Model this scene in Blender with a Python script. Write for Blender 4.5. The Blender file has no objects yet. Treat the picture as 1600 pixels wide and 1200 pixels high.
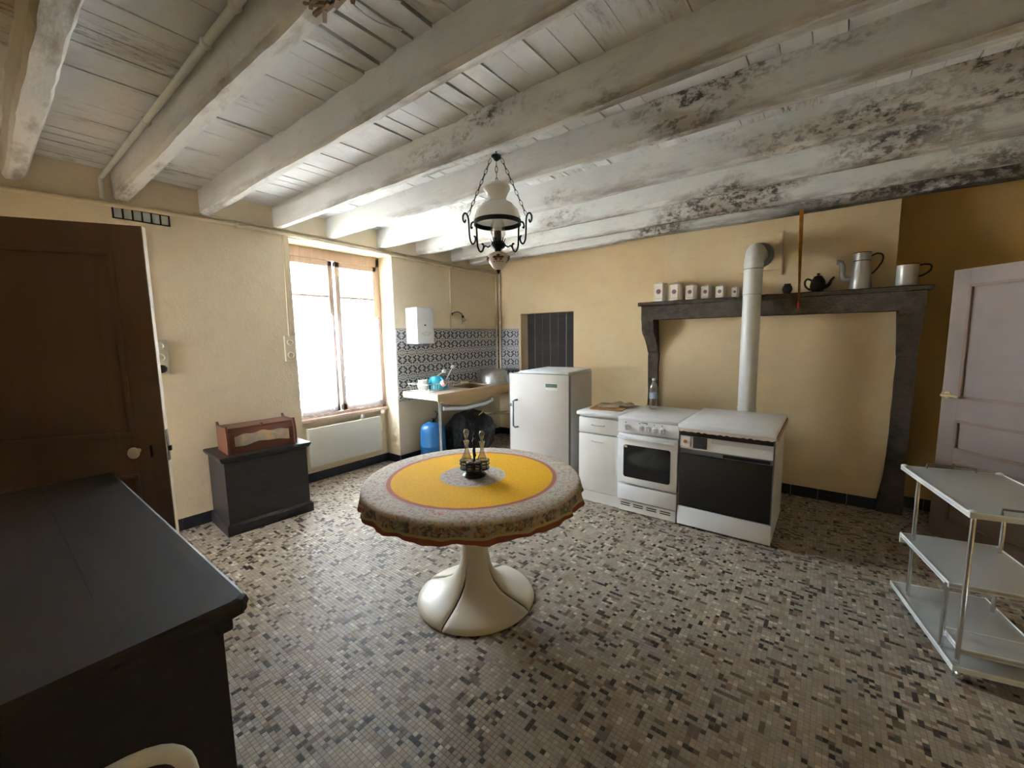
import bpy, bmesh, math, random
import numpy as np
from mathutils import Vector, Matrix, noise
R = math.radians
PI = math.pi
random.seed(7)
rng = np.random.default_rng(11)
sc = bpy.context.scene
C = sc.collection

# ------------------------------------------------------------------ camera
yaw, pitch, roll, FPX, CAMH = R(37.653), R(6.566), R(-.919), 644.86, 1.55
fw = Vector((-math.sin(yaw)*math.cos(pitch), math.cos(yaw)*math.cos(pitch), -math.sin(pitch)))
rt0 = fw.cross(Vector((0, 0, 1))).normalized(); up0 = rt0.cross(fw)
rt = rt0*math.cos(roll)+up0*math.sin(roll); upv = -rt0*math.sin(roll)+up0*math.cos(roll)
cam = bpy.data.cameras.new('camera'); cam.sensor_width = 36; cam.lens = FPX/1600*36; cam.clip_start = .02
camo = bpy.data.objects.new('camera', cam); C.objects.link(camo)
m = Matrix((rt, upv, -fw)).transposed().to_4x4(); m.translation = (0, 0, CAMH); camo.matrix_world = m
sc.camera = camo

# ------------------------------------------------------------------ world, sun, exposure
SKY, SUN, EXPO = 28.0, 54.0, 1.75
w = bpy.data.worlds.new('sky'); sc.world = w; w.use_nodes = True
bg = w.node_tree.nodes['Background']; bg.inputs[0].default_value = (.80, .90, 1.0, 1); bg.inputs[1].default_value = SKY
sl = bpy.data.lights.new('sun', 'SUN'); sl.energy = SUN; sl.angle = R(1); sl.color = (1, .97, .92)
so = bpy.data.objects.new('sun', sl); C.objects.link(so)
so.rotation_euler = Vector((-.45, -.50, -.74)).to_track_quat('-Z', 'Y').to_euler()
pl = bpy.data.lights.new('window_portal', 'AREA'); pl.shape = 'RECTANGLE'; pl.size = 1.16; pl.size_y = 1.8; pl.cycles.is_portal = True
po = bpy.data.objects.new('window_portal', pl); C.objects.link(po); po.location = (-4.62, 2.525, 1.6)
po.rotation_euler = Vector((1, 0, 0)).to_track_quat('-Z', 'Z').to_euler()
pl2 = pl.copy(); pl2.size = .9; pl2.size_y = 1.05
po2 = bpy.data.objects.new('added_hall_portal', pl2); C.objects.link(po2); po2.location = (-3.5, -3.28, 1.55)  # portal for the window of the added hall
po2.rotation_euler = Vector((0, 1, 0)).to_track_quat('-Z', 'Z').to_euler()
vs = sc.view_settings; vs.view_transform = 'Standard'; vs.look = 'None'; vs.exposure = EXPO; vs.gamma = 1; vs.use_curve_mapping = False

# ------------------------------------------------------------------ helpers: objects
def tag(o, label=None, cat=None, group=None, kind=None):
    if label: o['label'] = label
    if cat: o['category'] = cat
    if group: o['group'] = group
    if kind: o['kind'] = kind
    return o
def thing(name, label, cat, loc=(0, 0, 0), rz=0, group=None):
    o = bpy.data.objects.new(name, None); C.objects.link(o); o.empty_display_size = .1
    o.location = loc; o.rotation_euler = (0, 0, rz)
    return tag(o, label, cat, group)
def struct(name, loc=(0, 0, 0)):
    o = bpy.data.objects.new(name, None); C.objects.link(o); o.location = loc; o['kind'] = 'structure'; o.empty_display_size = .1
    return o
def link(name, me, parent=None, loc=(0, 0, 0), rot=(0, 0, 0)):
    o = bpy.data.objects.new(name, me); C.objects.link(o); o.location = loc; o.rotation_euler = rot
    if parent: o.parent = parent
    return o
class G:
    def __init__(s): s.b = bmesh.new()
    def box(s, x0, x1, y0, y1, z0, z1, bev=0, seg=2, M=None):
        r = bmesh.ops.create_cube(s.b, size=1)['verts']
        for v in r:
            v.co = Vector(((x0+x1)/2+v.co.x*(x1-x0), (y0+y1)/2+v.co.y*(y1-y0), (z0+z1)/2+v.co.z*(z1-z0)))
        if bev:
            es = list({e for v in r for e in v.link_edges})
            r = bmesh.ops.bevel(s.b, geom=es, offset=bev, segments=seg, profile=.5, affect='EDGES')['verts']
        if M:
            bmesh.ops.transform(s.b, matrix=M, verts=list({v for v in r}))
        return s
    def rings(s, rings, close=True, cap=True):
        vs_ = [[s.b.verts.new(p) for p in ring] for ring in rings]
        n = len(vs_[0])
        for a, c in zip(vs_, vs_[1:]):
            for i in range(n if close else n-1):
                j = (i+1) % n
                try: s.b.faces.new((a[i], a[j], c[j], c[i]))
                except ValueError: pass
        if cap:
            for ring in (vs_[0][::-1], vs_[-1]):
                try: s.b.faces.new(ring)
                except ValueError: pass
        return s
    def tube(s, pts, r, n=8, closed=False):
        pts = [Vector(p) for p in pts]; N = len(pts)
        rr = r if isinstance(r, (list, tuple)) else [r]*N
        out = []; prev = None
        for i, p in enumerate(pts):
            if closed: t = pts[(i+1) % N]-pts[i-1]
            else: t = pts[min(i+1, N-1)]-pts[max(i-1, 0)]
            t.normalize()
            if prev is None:
                a = Vector((0, 0, 1)) if abs(t.z) < .9 else Vector((1, 0, 0))
                u = t.cross(a).normalized()
            else:
                u = prev-t*prev.dot(t)
                u = u.normalized() if u.length > 1e-6 else t.orthogonal().normalized()
            prev = u; v = t.cross(u)
            out.append([p+(u*math.cos(2*PI*k/n)+v*math.sin(2*PI*k/n))*rr[i] for k in range(n)])
        if closed: out.append(out[0]); 
        if closed:
            vs_ = [[s.b.verts.new(q) for q in ring] for ring in out[:-1]]; vs_.append(vs_[0])
            for a, c in zip(vs_, vs_[1:]):
                for i in range(n):
                    j = (i+1) % n
                    try: s.b.faces.new((a[i], a[j], c[j], c[i]))
                    except ValueError: pass
            return s
        return s.rings(out)
    def cyl(s, a, b, r, r2=None, n=16):
        return s.tube([a, b], [r, r if r2 is None else r2], n)
    def lathe(s, prof, n=32, c=(0, 0, 0), a0=0, a1=2*PI, fr=None):
        full = abs(a1-a0-2*PI) < 1e-6
        k = n if full else n+1
        rings = []
        for (r, z) in prof:
            ring = []
            for i in range(k):
                a = a0+(a1-a0)*i/n
                ring.append(Vector((c[0]+r*math.cos(a), c[1]+r*math.sin(a), c[2]+z)))
            rings.append(ring)
        return s.rings(rings, close=full, cap=False)
    def prism(s, pts, ax, d0, d1):
        def P(p, d):
            return {'x': (d, p[0], p[1]), 'y': (p[0], d, p[1]), 'z': (p[0], p[1], d)}[ax]
        return s.rings([[P(p, d0) for p in pts], [P(p, d1) for p in pts]])
    def ell(s, c, rad, u=16, v=10):
        r = bmesh.ops.create_uvsphere(s.b, u_segments=u, v_segments=v, radius=1)['verts']
        if not hasattr(rad, '__len__'): rad = (rad,)*3
        for q in r: q.co = Vector((c[0]+q.co.x*rad[0], c[1]+q.co.y*rad[1], c[2]+q.co.z*rad[2]))
        return s
    def mesh(s, name, mt=None, smooth=False):
        bmesh.ops.remove_doubles(s.b, verts=s.b.verts, dist=1e-6); bmesh.ops.recalc_face_normals(s.b, faces=s.b.faces)
        me = bpy.data.meshes.new(name); s.b.to_mesh(me); s.b.free()
        if mt: me.materials.append(mt)
        if smooth:
            me.shade_smooth()
            try: me.set_sharp_from_angle(angle=R(40))
            except Exception: pass
        return me
    def build(s, name, mt, parent=None, smooth=True, loc=(0, 0, 0), rot=(0, 0, 0)):
        return link(name, s.mesh(name, mt, smooth), parent, loc, rot)
def copy_tree(o, parent=None):
    c = o.copy(); C.objects.link(c); c.parent = parent
    for ch in list(o.children): copy_tree(ch, c)
    return c
def sm(pts, k=4):
    P_ = [Vector(p) for p in pts]; out = []
    for i in range(len(P_)-1):
        a, b, c, d = P_[max(0, i-1)], P_[i], P_[i+1], P_[min(len(P_)-1, i+2)]
        for j in range(k):
            t = j/k; out.append(.5*((2*b)+(c-a)*t+(2*a-5*b+4*c-d)*t*t+(3*b-a-3*c+d)*t**3))
    return out+[P_[-1]]
def smr(r, k=4):
    o = []
    for a, b in zip(r, r[1:]): o += [a+(b-a)*j/k for j in range(k)]
    return o+[r[-1]]
def arc(cx, cy, r, a0, a1, n): return [(cx+r*math.cos(R(a0+(a1-a0)*i/n)), cy+r*math.sin(R(a0+(a1-a0)*i/n))) for i in range(n+1)]

# ------------------------------------------------------------------ helpers: materials
class NT:
    def __init__(s, name):
        s.m = bpy.data.materials.new(name); s.m.use_nodes = True; s.t = s.m.node_tree
        s.p = s.t.nodes['Principled BSDF']; s.out = s.t.nodes['Material Output']
        s._oc = None
    def n(s, typ, **kw):
        q = s.t.nodes.new('ShaderNode'+typ)
        for k, v in kw.items(): setattr(q, k, v)
        return q
    def l(s, a, b): s.t.links.new(a, b)
    def oc(s):
        if s._oc is None: s._oc = s.n('TexCoord').outputs['Object']
        return s._oc
    def mapv(s, scale=(1, 1, 1), loc=(0, 0, 0), rot=(0, 0, 0), typ='POINT', v=None):
        q = s.n('Mapping', vector_type=typ); q.inputs['Scale'].default_value = scale; q.inputs['Location'].default_value = loc; q.inputs['Rotation'].default_value = rot
        s.l(v or s.oc(), q.inputs[0]); return q.outputs[0]
    def noise(s, scale, det=4, v=None, rough=.55, dist=0):
        q = s.n('TexNoise'); q.inputs['Scale'].default_value = scale; q.inputs['Detail'].default_value = det; q.inputs['Roughness'].default_value = rough; q.inputs['Distortion'].default_value = dist
        s.l(v or s.oc(), q.inputs['Vector']); return q.outputs[0]
    def math(s, op, a, b=None, clamp=False):
        q = s.n('Math', operation=op, use_clamp=clamp)
        for i, x in enumerate((a, b)):
            if x is None: continue
            if isinstance(x, (int, float)): q.inputs[i].default_value = x
            else: s.l(x, q.inputs[i])
        return q.outputs[0]
    def ramp(s, f, lo, hi):
        q = s.n('MapRange', clamp=True); q.inputs[1].default_value = lo; q.inputs[2].default_value = hi
        s.l(f, q.inputs[0]); return q.outputs[0]
    def mix(s, f, a, b, typ='MIX'):
        q = s.n('Mix', data_type='RGBA', blend_type=typ)
        for sk, x in ((q.inputs[0], f), (q.inputs[6], a), (q.inputs[7], b)):
            if isinstance(x, (int, float)): sk.default_value = x
            elif isinstance(x, tuple): sk.default_value = (*x, 1) if len(x) == 3 else x
            else: s.l(x, sk)
        return q.outputs[2]
    def col(s, c):
        if isinstance(c, tuple): s.p.inputs['Base Color'].default_value = (*c, 1)
        else: s.l(c, s.p.inputs['Base Color'])
        return s
    def set(s, rough=.5, metal=0, **kw):
        s.p.inputs['Roughness'].default_value = rough; s.p.inputs['Metallic'].default_value = metal
        for k, v in kw.items(): s.p.inputs[k.replace('_', ' ')].default_value = v
        return s
    def bump(s, h, st=.3, d=.01):
        q = s.n('Bump'); q.inputs['Strength'].default_value = st; q.inputs['Distance'].default_value = d
        s.l(h, q.inputs['Height']); s.l(q.outputs[0], s.p.inputs['Normal']); return s
def sc3(c, k): return tuple(min(1, x*k) for x in c)
def mat(name, c, rough=.5, metal=0, var=.1, vs=5, bump=0, bs=60, stretch=(1, 1, 1), **kw):
    k = NT(name); f = k.noise(vs, 5, k.mapv(stretch))
    k.col(k.mix(k.ramp(f, .3, .7), sc3(c, 1-var), sc3(c, 1+var))).set(rough, metal, **kw)
    if bump: k.bump(k.noise(bs, 4, k.mapv(stretch)), bump, .005)
    return k.m
def wood(name, c, axis='x', rough=.5, scale=18, var=.35, bump=.15):
    k = NT(name); st = {'x': (.06, 1, 1), 'y': (1, .06, 1), 'z': (1, 1, .06)}[axis]
    v = k.mapv(st); f = k.noise(scale*3, 6, v, .6, .6); g = k.noise(scale*.5, 3, v, .5, .3)
    q = k.mix(k.ramp(f, .3, .75), sc3(c, 1-var), sc3(c, 1+var)); k.col(k.mix(k.ramp(g, .35, .7), q, sc3(c, 1-var*.7))).set(rough)
    k.bump(f, bump, .003); return k.m
def glassy(name, tint=(1, 1, 1), rough=.02, ior=1.45, fac=None):
    """thin clear glass: transparent body with a fresnel reflection"""
    k = NT(name); t = k.t; t.nodes.remove(k.p)
    tr = k.n('BsdfTransparent'); tr.inputs[0].default_value = (*tint, 1)
    gl = k.n('BsdfGlossy'); gl.inputs['Roughness'].default_value = rough
    fr = k.n('LayerWeight'); fr.inputs[0].default_value = .25
    mx = k.n('MixShader'); k.l(k.math('ADD', k.math('MULTIPLY', fr.outputs[1], .55), fac or .05, True), mx.inputs[0]); k.l(tr.outputs[0], mx.inputs[1]); k.l(gl.outputs[0], mx.inputs[2]); k.l(mx.outputs[0], k.out.inputs[0])
    return k.m

def plaster(name, c, c2):
    k = NT(name); f = k.noise(1.1, 5); g = k.noise(9, 6)
    a = k.mix(k.ramp(f, .35, .68), c, c2); a = k.mix(k.math('MULTIPLY', k.ramp(g, .5, .78), .25), a, sc3(c, .78))
    k.col(a).set(.85, 0); k.bump(k.math('ADD', k.noise(45, 5), k.math('MULTIPLY', k.noise(7, 3), 1.2)), .35, .008); return k.m
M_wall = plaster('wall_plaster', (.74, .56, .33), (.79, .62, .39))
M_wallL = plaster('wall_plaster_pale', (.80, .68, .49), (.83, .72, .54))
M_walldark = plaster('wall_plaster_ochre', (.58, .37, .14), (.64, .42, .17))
M_ext = mat('facade_render', (.70, .69, .66), .9, var=.1)
M_ground = mat('street_paving', (.62, .59, .53), .9, var=.12)

def whitewash(name, c, axis, mould):
    k = NT(name); st = {'x': (.35, 1, 1), 'y': (1, .35, 1)}[axis]
    v = k.mapv(st)
    fine = k.noise(26, 8, v, .7); mid = k.noise(7, 6, v, .6, .4); big = k.noise(1.7, 4, v, .6)
    a = k.mix(k.ramp(k.noise(3, 5), .35, .7), c, sc3(c, .90))
    a = k.mix(k.math('MULTIPLY', k.ramp(fine, .56, .75), .35), a, (.42, .37, .30))
    sx = k.n('SeparateXYZ'); k.l(k.oc(), sx.inputs[0])
    m1 = k.math('ADD', k.ramp(sx.outputs[0], -3.6, 1.0), k.math('MULTIPLY', k.ramp(sx.outputs[1], 1.0, 4.6), .45))   # damp from the chimney side
    if mould:
        clus = k.noise(2.3, 3, k.mapv((st[0]*1.3, st[1], 1)), .5); spot = k.noise(26, 9, k.mapv((st[0]*2.0, st[1], 1)), .72, .15)
        dm = k.math('MULTIPLY', m1, .055*mould)
        c1 = k.ramp(k.math('ADD', clus, dm), .555, .69)
        br = k.math('MULTIPLY', k.math('MULTIPLY', c1, k.ramp(k.math('ADD', mid, dm), .44, .62)), .62)
        a = k.mix(br, a, (.33, .24, .16))
        bl = k.math('MULTIPLY', c1, k.ramp(k.math('ADD', spot, k.math('MULTIPLY', dm, .6)), .515, .62))
        a = k.mix(k.math('MULTIPLY', bl, .9), a, (.04, .034, .028))
        edge = k.ramp(sx.outputs[2], 2.635, 2.592)
        eb = k.math('MULTIPLY', edge, k.ramp(k.math('ADD', k.noise(6, 6, k.mapv((.25, 1, 1)), .65), k.math('MULTIPLY', dm, .9)), .50, .64))
        a = k.mix(k.math('MULTIPLY', eb, .62 if mould > .5 else 0), a, (.17, .115, .075))
        if mould > 1.2:
            wet = k.math('MULTIPLY', k.math('MULTIPLY', k.ramp(sx.outputs[1], 4.35, 4.5), k.ramp(sx.outputs[0], -1.6, -.5)), k.ramp(k.noise(5, 6, k.mapv((.4, 1, 1)), .65), .36, .58))
            a = k.mix(k.math('MULTIPLY', wet, .88), a, (.05, .045, .04))
    k.col(a).set(.75); k.bump(k.math('ADD', fine, k.math('MULTIPLY', mid, 1.5)), .5, .012); return k.m
M_beam = whitewash('whitewashed_beam', (.84, .84, .83), 'x', 1.0)
M_beam_back = whitewash('whitewashed_beam_mouldy', (.82, .82, .80), 'x', 1.7)
M_board = whitewash('whitewashed_board', (.80, .80, .81), 'y', .15)
M_gap = mat('dark_gap', (.05, .045, .04), .9)
M_rot = wood('rotten_wood', (.36, .26, .17), 'x', .9, 30, .5, .8)

k = NT('mosaic_tile'); at = k.n('Attribute'); at.attribute_name = 'Col'
k.col(k.mix(k.math('MULTIPLY', k.ramp(k.noise(160, 4), .4, .7), .22), at.outputs['Color'], (.22, .18, .14))).set(.55, 0, Specular_IOR_Level=.32); k.bump(k.noise(90, 3), .08, .002); M_mosaic = k.m
M_grout = mat('grout', (.24, .21, .18), .9, var=.2, vs=30)
M_baset = mat('black_skirting_tile', (.02, .024, .035), .3, var=.3, vs=12)
M_dark = wood('black_stained_wood', (.020, .017, .018), 'y', .42, 14, .4, .2)
M_dresser = wood('dark_brown_wood', (.030, .020, .015), 'x', .62, 10, .4, .25)
M_door = wood('dark_red_brown_paint', (.23, .145, .115), 'z', .55, 8, .2, .1)
M_dooredge = mat('lit_door_edge', (.62, .52, .38), .6)  # window light on the door's free edge, put in as a pale colour
M_pink = mat('pinkish_paint_darkened', (.27, .205, .18), .55, var=.08, vs=3, bump=.05)  # door paint darkened to stand for lens vignetting
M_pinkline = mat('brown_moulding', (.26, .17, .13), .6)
M_white = mat('white_enamel', (.86, .87, .90), .28, var=.03)
M_white2 = mat('off_white_laminate', (.82, .81, .78), .4, var=.04)
M_fridge = mat('grey_white_enamel', (.66, .64, .62), .35, var=.04, vs=2)
M_rad = mat('radiator_paint', (.72, .74, .72), .4, var=.03)
M_chrome = mat('chrome', (.75, .76, .78), .18, 1.0, .05)
M_alu = mat('brushed_metal', (.55, .55, .56), .38, 1.0, .1, 30)
M_iron = mat('black_iron', (.012, .012, .013), .45, .3, .3)
M_black = mat('black_enamel', (.012, .010, .010), .35, 0, .2)
M_ovenglass = mat('smoked_glass', (.012, .012, .015), .08, 0, .2, Specular_IOR_Level=.6)
M_brownglass = mat('black_brown_glass', (.010, .007, .006), .5, 0, .2)
M_stone = NT('dark_stone'); f = M_stone.noise(14, 7, None, .7); g = M_stone.noise(60, 4)
M_stone.col(M_stone.mix(M_stone.ramp(f, .35, .7), (.045, .034, .027), (.13, .10, .075))).set(.8); M_stone.bump(M_stone.math('ADD', f, M_stone.math('MULTIPLY', g, .5)), .8, .01); M_stone = M_stone.m
M_winwood = wood('window_wood', (.56, .42, .34), 'z', .6, 12, .15, .1)
M_pipe = mat('cream_painted_pipe', (.72, .60, .42), .5, var=.08)
M_pipewhite = mat('white_painted_pipe', (.72, .72, .68), .45, var=.06)
M_glass = glassy('window_glass', (.93, .96, .96))
M_clear = glassy('clear_glass', (.97, .975, .98), .10, fac=.20)
M_plastic = glassy('clear_plastic', (.93, .96, 1.0), .15, fac=.24)
M_opal = NT('opal_glass'); M_opal.col((.90, .89, .87)).set(.15, 0, Subsurface_Weight=.35, Subsurface_Radius=(.1, .1, .1)); M_opal = M_opal.m
M_tableplastic = mat('ivory_plastic', (.74, .68, .58), .35, var=.04, vs=2)
M_counter = wood('beige_laminate', (.52, .34, .17), 'y', .45, 8, .12, .03)
M_countertop = mat('pale_stone_top', (.70, .62, .50), .3, var=.08)
M_gas = mat('blue_enamel', (.018, .13, .34), .38, 0, .15, 8)
M_bag = NT('black_bin_bag'); f = M_bag.noise(9, 6, None, .6, 1.2); M_bag.col((.004, .004, .005)).set(.42); M_bag.bump(f, 1.0, .05); M_bag = M_bag.m
M_teal = mat('teal_plastic', (.02, .34, .46), .35)
M_pinkp = mat('pink_plastic', (.72, .38, .36), .4)
M_sponge = mat('sponge', (.76, .58, .32), .9, bump=.4, bs=120)
M_bread = wood('reddish_brown_wood', (.16, .055, .030), 'y', .42, 16, .35, .1)
M_panelpaint = NT('painted_bread_panel'); f = M_panelpaint.noise(7, 4, None, .6, 1.0)
M_panelpaint.col(M_panelpaint.mix(M_panelpaint.ramp(f, .40, .62), (.62, .40, .22), (.36, .34, .30))).set(.5); M_panelpaint = M_panelpaint.m
M_shelf = mat('white_formica_darkened', (.46, .46, .45), .3, var=.04)  # white shelves toned down in colour for vignetting near the frame edge
M_gold = mat('gold_band', (.66, .48, .26), .4, 0, .1)
M_porc = mat('jar_porcelain', (.84, .78, .72), .3, var=.03)
M_flower = NT('jar_flower_print'); f = M_flower.noise(140, 3); M_flower.col(M_flower.mix(M_flower.ramp(f, .45, .6), (.42, .13, .13), (.10, .12, .20))).set(.4); M_flower = M_flower.m
M_fly = mat('amber_sticky_paper', (.46, .19, .03), .25, 0, .25, 14)
M_red = mat('red_cap', (.70, .06, .05), .4)
M_paper = mat('printed_paper', (.60, .50, .36), .7, 0, .25, 22)
M_orangetray = mat('orange_wood_tray', (.42, .19, .06), .45, 0, .15, 8)
M_socket = mat('cream_socket_plastic', (.70, .64, .50), .45, var=.05)
M_hole = mat('dark_hole', (.02, .02, .02), .8)
M_lace_edge = mat('orange_scallop', (.55, .33, .24), .7, 0, .2, 40)
M_scallop = mat('pale_scallop', (.72, .60, .54), .8, 0, .1)
M_greenbadge = mat('green_badge', (.10, .18, .15), .4, 0, .2, 40)
M_sock_wht = mat('white_plastic', (.80, .80, .78), .4, var=.03)
M_orange = mat('orange_mark', (.70, .20, .04), .5)
M_silver = mat('grey_trim', (.22, .22, .235), .35, .6)
M_glassblock = NT('frosted_glass_block'); M_glassblock.col((.52, .56, .55)).set(.3); M_glassblock = M_glassblock.m
M_blade = mat('dark_pot_glaze', (.018, .012, .010), .35)
M_enamelgrey = mat('grey_enamel', (.42, .42, .42), .3, .3, .1)

# ================================================================== ROOM SHELL
XL, XR, YF, YB, ZC = -4.17, 1.35, -.32, 5.08, 2.775
XN = -4.42          # back of the window niche
NY0, NY1 = 1.94, 3.11
def S(o): o['kind'] = 'structure'; return o
g = G()
g.box(XL-.6, XL, YF-.3, NY0, 0, 3.0); g.box(XL-.6, XL, NY1, YB+.3, 0, 3.0); g.box(XL-.6, XL, NY0, NY1, 2.52, 3.0); g.box(XL-.6, XN, NY0, NY1, 0, .68)
S(g.build('wall_left', M_wallL, smooth=False))
g = G()
OX0, OX1, OZ = -3.735, -2.83, 1.885
g.box(XL, OX0, YB, YB+.35, 0, 3.0); g.box(OX1, -1.40, YB, YB+.35, 0, 3.0); g.box(OX0, OX1, YB, YB+.35, OZ, 3.0)
S(g.build('wall_back', M_wall, smooth=False))
g = G(); g.box(-1.52, .50, 4.65, YB+.35, 0, 1.80); g.box(-1.475, .385, 4.65, YB+.35, 1.80, 3.0)
chim = S(g.build('wall_chimney', M_wall, smooth=False))
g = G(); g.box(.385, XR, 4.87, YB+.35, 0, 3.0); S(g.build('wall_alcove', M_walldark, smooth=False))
g = G(); g.box(XR, XR+.3, YF-.3, YB+.35, 0, 3.0); S(g.build('wall_right', M_walldark, smooth=False))  # unseen right and front walls get dark plaster to cut bounce light
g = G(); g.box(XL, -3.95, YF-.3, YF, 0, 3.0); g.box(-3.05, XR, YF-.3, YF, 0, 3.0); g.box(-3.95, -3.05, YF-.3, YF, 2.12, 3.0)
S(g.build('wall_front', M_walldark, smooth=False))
# access panel on the chimney breast
g = G(); g.box(-.75, -.405, 4.636, 4.651, 2.13, 2.468, .004); g.build('access_panel', M_wall, chim, False)
g = G(); g.box(-.405, -.395, 4.632, 4.652, 2.08, 2.475, .002); g.build('panel_edging', M_winwood, chim, False)

# ceiling: boards over beams
ceil = struct('ceiling', (0, 0, 0))
g = G(); g.box(XL-.6, XR+.3, YF-.3, YB+.35, ZC+.05, ZC+.3); g.build('deck', M_gap, ceil, False)
x = XL; i = 0
while x < XR:
    wd = random.uniform(.112, .128); g = G(); dz = random.uniform(0, .007); gp = random.uniform(.0006, .0022)+.004*max(0, 1-abs(x+1.6)/.6)
    N = 14; n1 = [random.uniform(-.0025, .0025) for _ in range(N+1)]; n2 = [random.uniform(-.0025, .0025) for _ in range(N+1)]
    rough = max(0, 1-abs(x+1.75)/.5)
    rg = []
    for j in range(N+1):
        y = YF+(YB-YF)*j/N; e = rough*.010*math.exp(-((y-.95)/.35)**2)
        t = random.uniform(-.004, .004)*(1+2*rough)
        a, b = x+gp+n1[j]+e*random.random(), x+wd-gp+n2[j]-e*random.random()
        rg.append([(a, y, ZC+.045), (a, y, ZC+dz+t), (b, y, ZC+dz-t*.6), (b, y, ZC+.045)])
    g.rings(rg); g.build('board', M_board, ceil, False); x += wd; i += 1
BEAMS = [(.215, .315), (.725, .815), (1.243, 1.31), (1.815, 1.895), (2.325, 2.40), (2.93, 3.01), (3.485, 3.56), (4.09, 4.17), (4.45, 4.60)]
for bi, (y0, y1) in enumerate(BEAMS):
    g = G(); N = 60; rg = []
    ph = random.uniform(0, 50); z0 = 2.583+random.uniform(-.004, .004)
    for j in range(N+1):
        x = XL+(XR-XL)*j/N
        q = lambda s_, a_: noise.noise(Vector((x*s_, ph, a_)))
        dy0, dy1 = q(1.2, 1)*.012+q(9, 2)*.004, q(1.2, 3)*.012+q(9, 4)*.005
        c = .012+.010*abs(q(3, 5)); zz = z0+q(1, 6)*.012
        rot = 0
        if bi == 1: rot = max(0, 1-abs(x+1.23)/.14)
        rg.append([(x, y0+dy0, ZC+.04), (x, y0+dy0, zz+c*1.5), (x, y0+dy0+c, zz+rot*.03*random.random()), (x, y1+dy1-c, zz+rot*.06*random.random()+q(12, 7)*.003), (x, y1+dy1, zz+c*1.5), (x, y1+dy1, ZC+.04)])
    g.rings(rg); g.build('beam', M_beam_back if bi >= 6 else M_beam, ceil, False)
# the gnawed, splintered stretch of the second beam
g = G()
for j in range(26):
    xx = -1.23+random.uniform(-.12, .12); yy = random.uniform(.735, .81); L_ = random.uniform(.03, .09)
    g.box(-L_/2, L_/2, -.006, .006, -.005, .005, M=Matrix.Translation((xx, yy, 2.582+random.uniform(-.006, .012))) @ Matrix.Rotation(random.uniform(-.5, .5), 4, 'Z') @ Matrix.Rotation(random.uniform(-.25, .25), 4, 'Y'))
g.build('splintered_wood', M_rot, ceil, False)
# lifted splinters of the boards next to it
for (x0, y0, ln, a) in ((-1.36, .88, .20, 80), (-1.47, .93, .24, 82), (-1.24, .93, .26, 84), (-1.12, .88, .18, 78)):
    g = G(); dx, dy = math.cos(R(a)), math.sin(R(a))
    pts = [(x0+dx*ln*t-dy*.014*math.sin(PI*t), y0+dy*ln*t, ZC-.004-.022*math.sin(PI*t*.9)) for t in (0, .2, .4, .6, .8, 1)]
    rg = [[(p[0]-.012, p[1], p[2]+.004), (p[0]-.010, p[1], p[2]), (p[0]+.016, p[1], p[2]+.004), (p[0]+.016, p[1], p[2]+.009)] for p in pts]
    g.rings(rg); g.build('splinter', M_board, ceil, False)

# ------------------------------------------------------------------ floor: mosaic of small square tiles
TS = .0200; GAPF = .00055; FX0, FX1, FY0, FY1 = XN, XR, YF, YB
nx, ny = int((FX1-FX0)/TS), int((FY1-FY0)/TS)
pal = np.array([(.43, .38, .32), (.40, .36, .32), (.37, .34, .31), (.45, .40, .35), (.38, .33, .26), (.34, .29, .24), (.60, .55, .49),
                (.25, .18, .13), (.22, .18, .16), (.16, .12, .10), (.12, .115, .12), (.10, .055, .042), (.05, .042, .042), (.03, .027, .03)])*np.array([.96, .90, .84])
idx = rng.integers(0, 6, (nx, ny))
def scatter(cols, frac, shapes):
    for _ in range(int(nx*ny*frac)):
        a, b = shapes[rng.integers(len(shapes))]; i, j = rng.integers(0, nx-a), rng.integers(0, ny-b)
        idx[i:i+a, j:j+b] = cols[rng.integers(len(cols))]
scatter([0, 1, 2, 4, 5], .10, [(3, 2), (2, 3), (3, 3), (4, 2), (2, 4)])
scatter([6, 6, 3], .065, [(1, 1), (1, 1), (1, 2), (2, 1)])
scatter([7, 8, 9], .040, [(1, 1), (2, 1), (1, 2), (2, 2), (3, 1), (1, 3)])
scatter([9, 10, 11, 12, 13, 12, 13, 13], .100, [(1, 1)]*9+[(1, 2), (2, 1), (3, 1)])
lib = np.array([fw, rt, upv]); f_, r_, u_ = lib
ii, jj = np.meshgrid(np.arange(nx), np.arange(ny), indexing='ij')
cx, cy = FX0+(ii+.5)*TS, FY0+(jj+.5)*TS
D = np.stack([cx, cy, np.full_like(cx, -CAMH)], -1); dp = D @ f_
px_, py_ = 800+FPX*(D @ r_)/np.maximum(dp, .01), 600-FPX*(D @ u_)/np.maximum(dp, .01)
keep = (cx < XL) & ((cy < NY0) | (cy > NY1)); valid = ~keep
vis = valid & (dp > .3) & (py_ < 1190) & (px_ > 440) & (px_ < 1590) & (cy > .02)
order = np.argsort(np.where(vis, dp, 99).ravel())[:300]
single = np.zeros(nx*ny, bool); single[order] = True; single = single.reshape(nx, ny)
floor = struct('floor')
g = G(); g.box(FX0, FX1, YF-.3, FY1+.35, -.1, -.0009); g.build('grout_bed', M_grout, floor, False)
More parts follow.
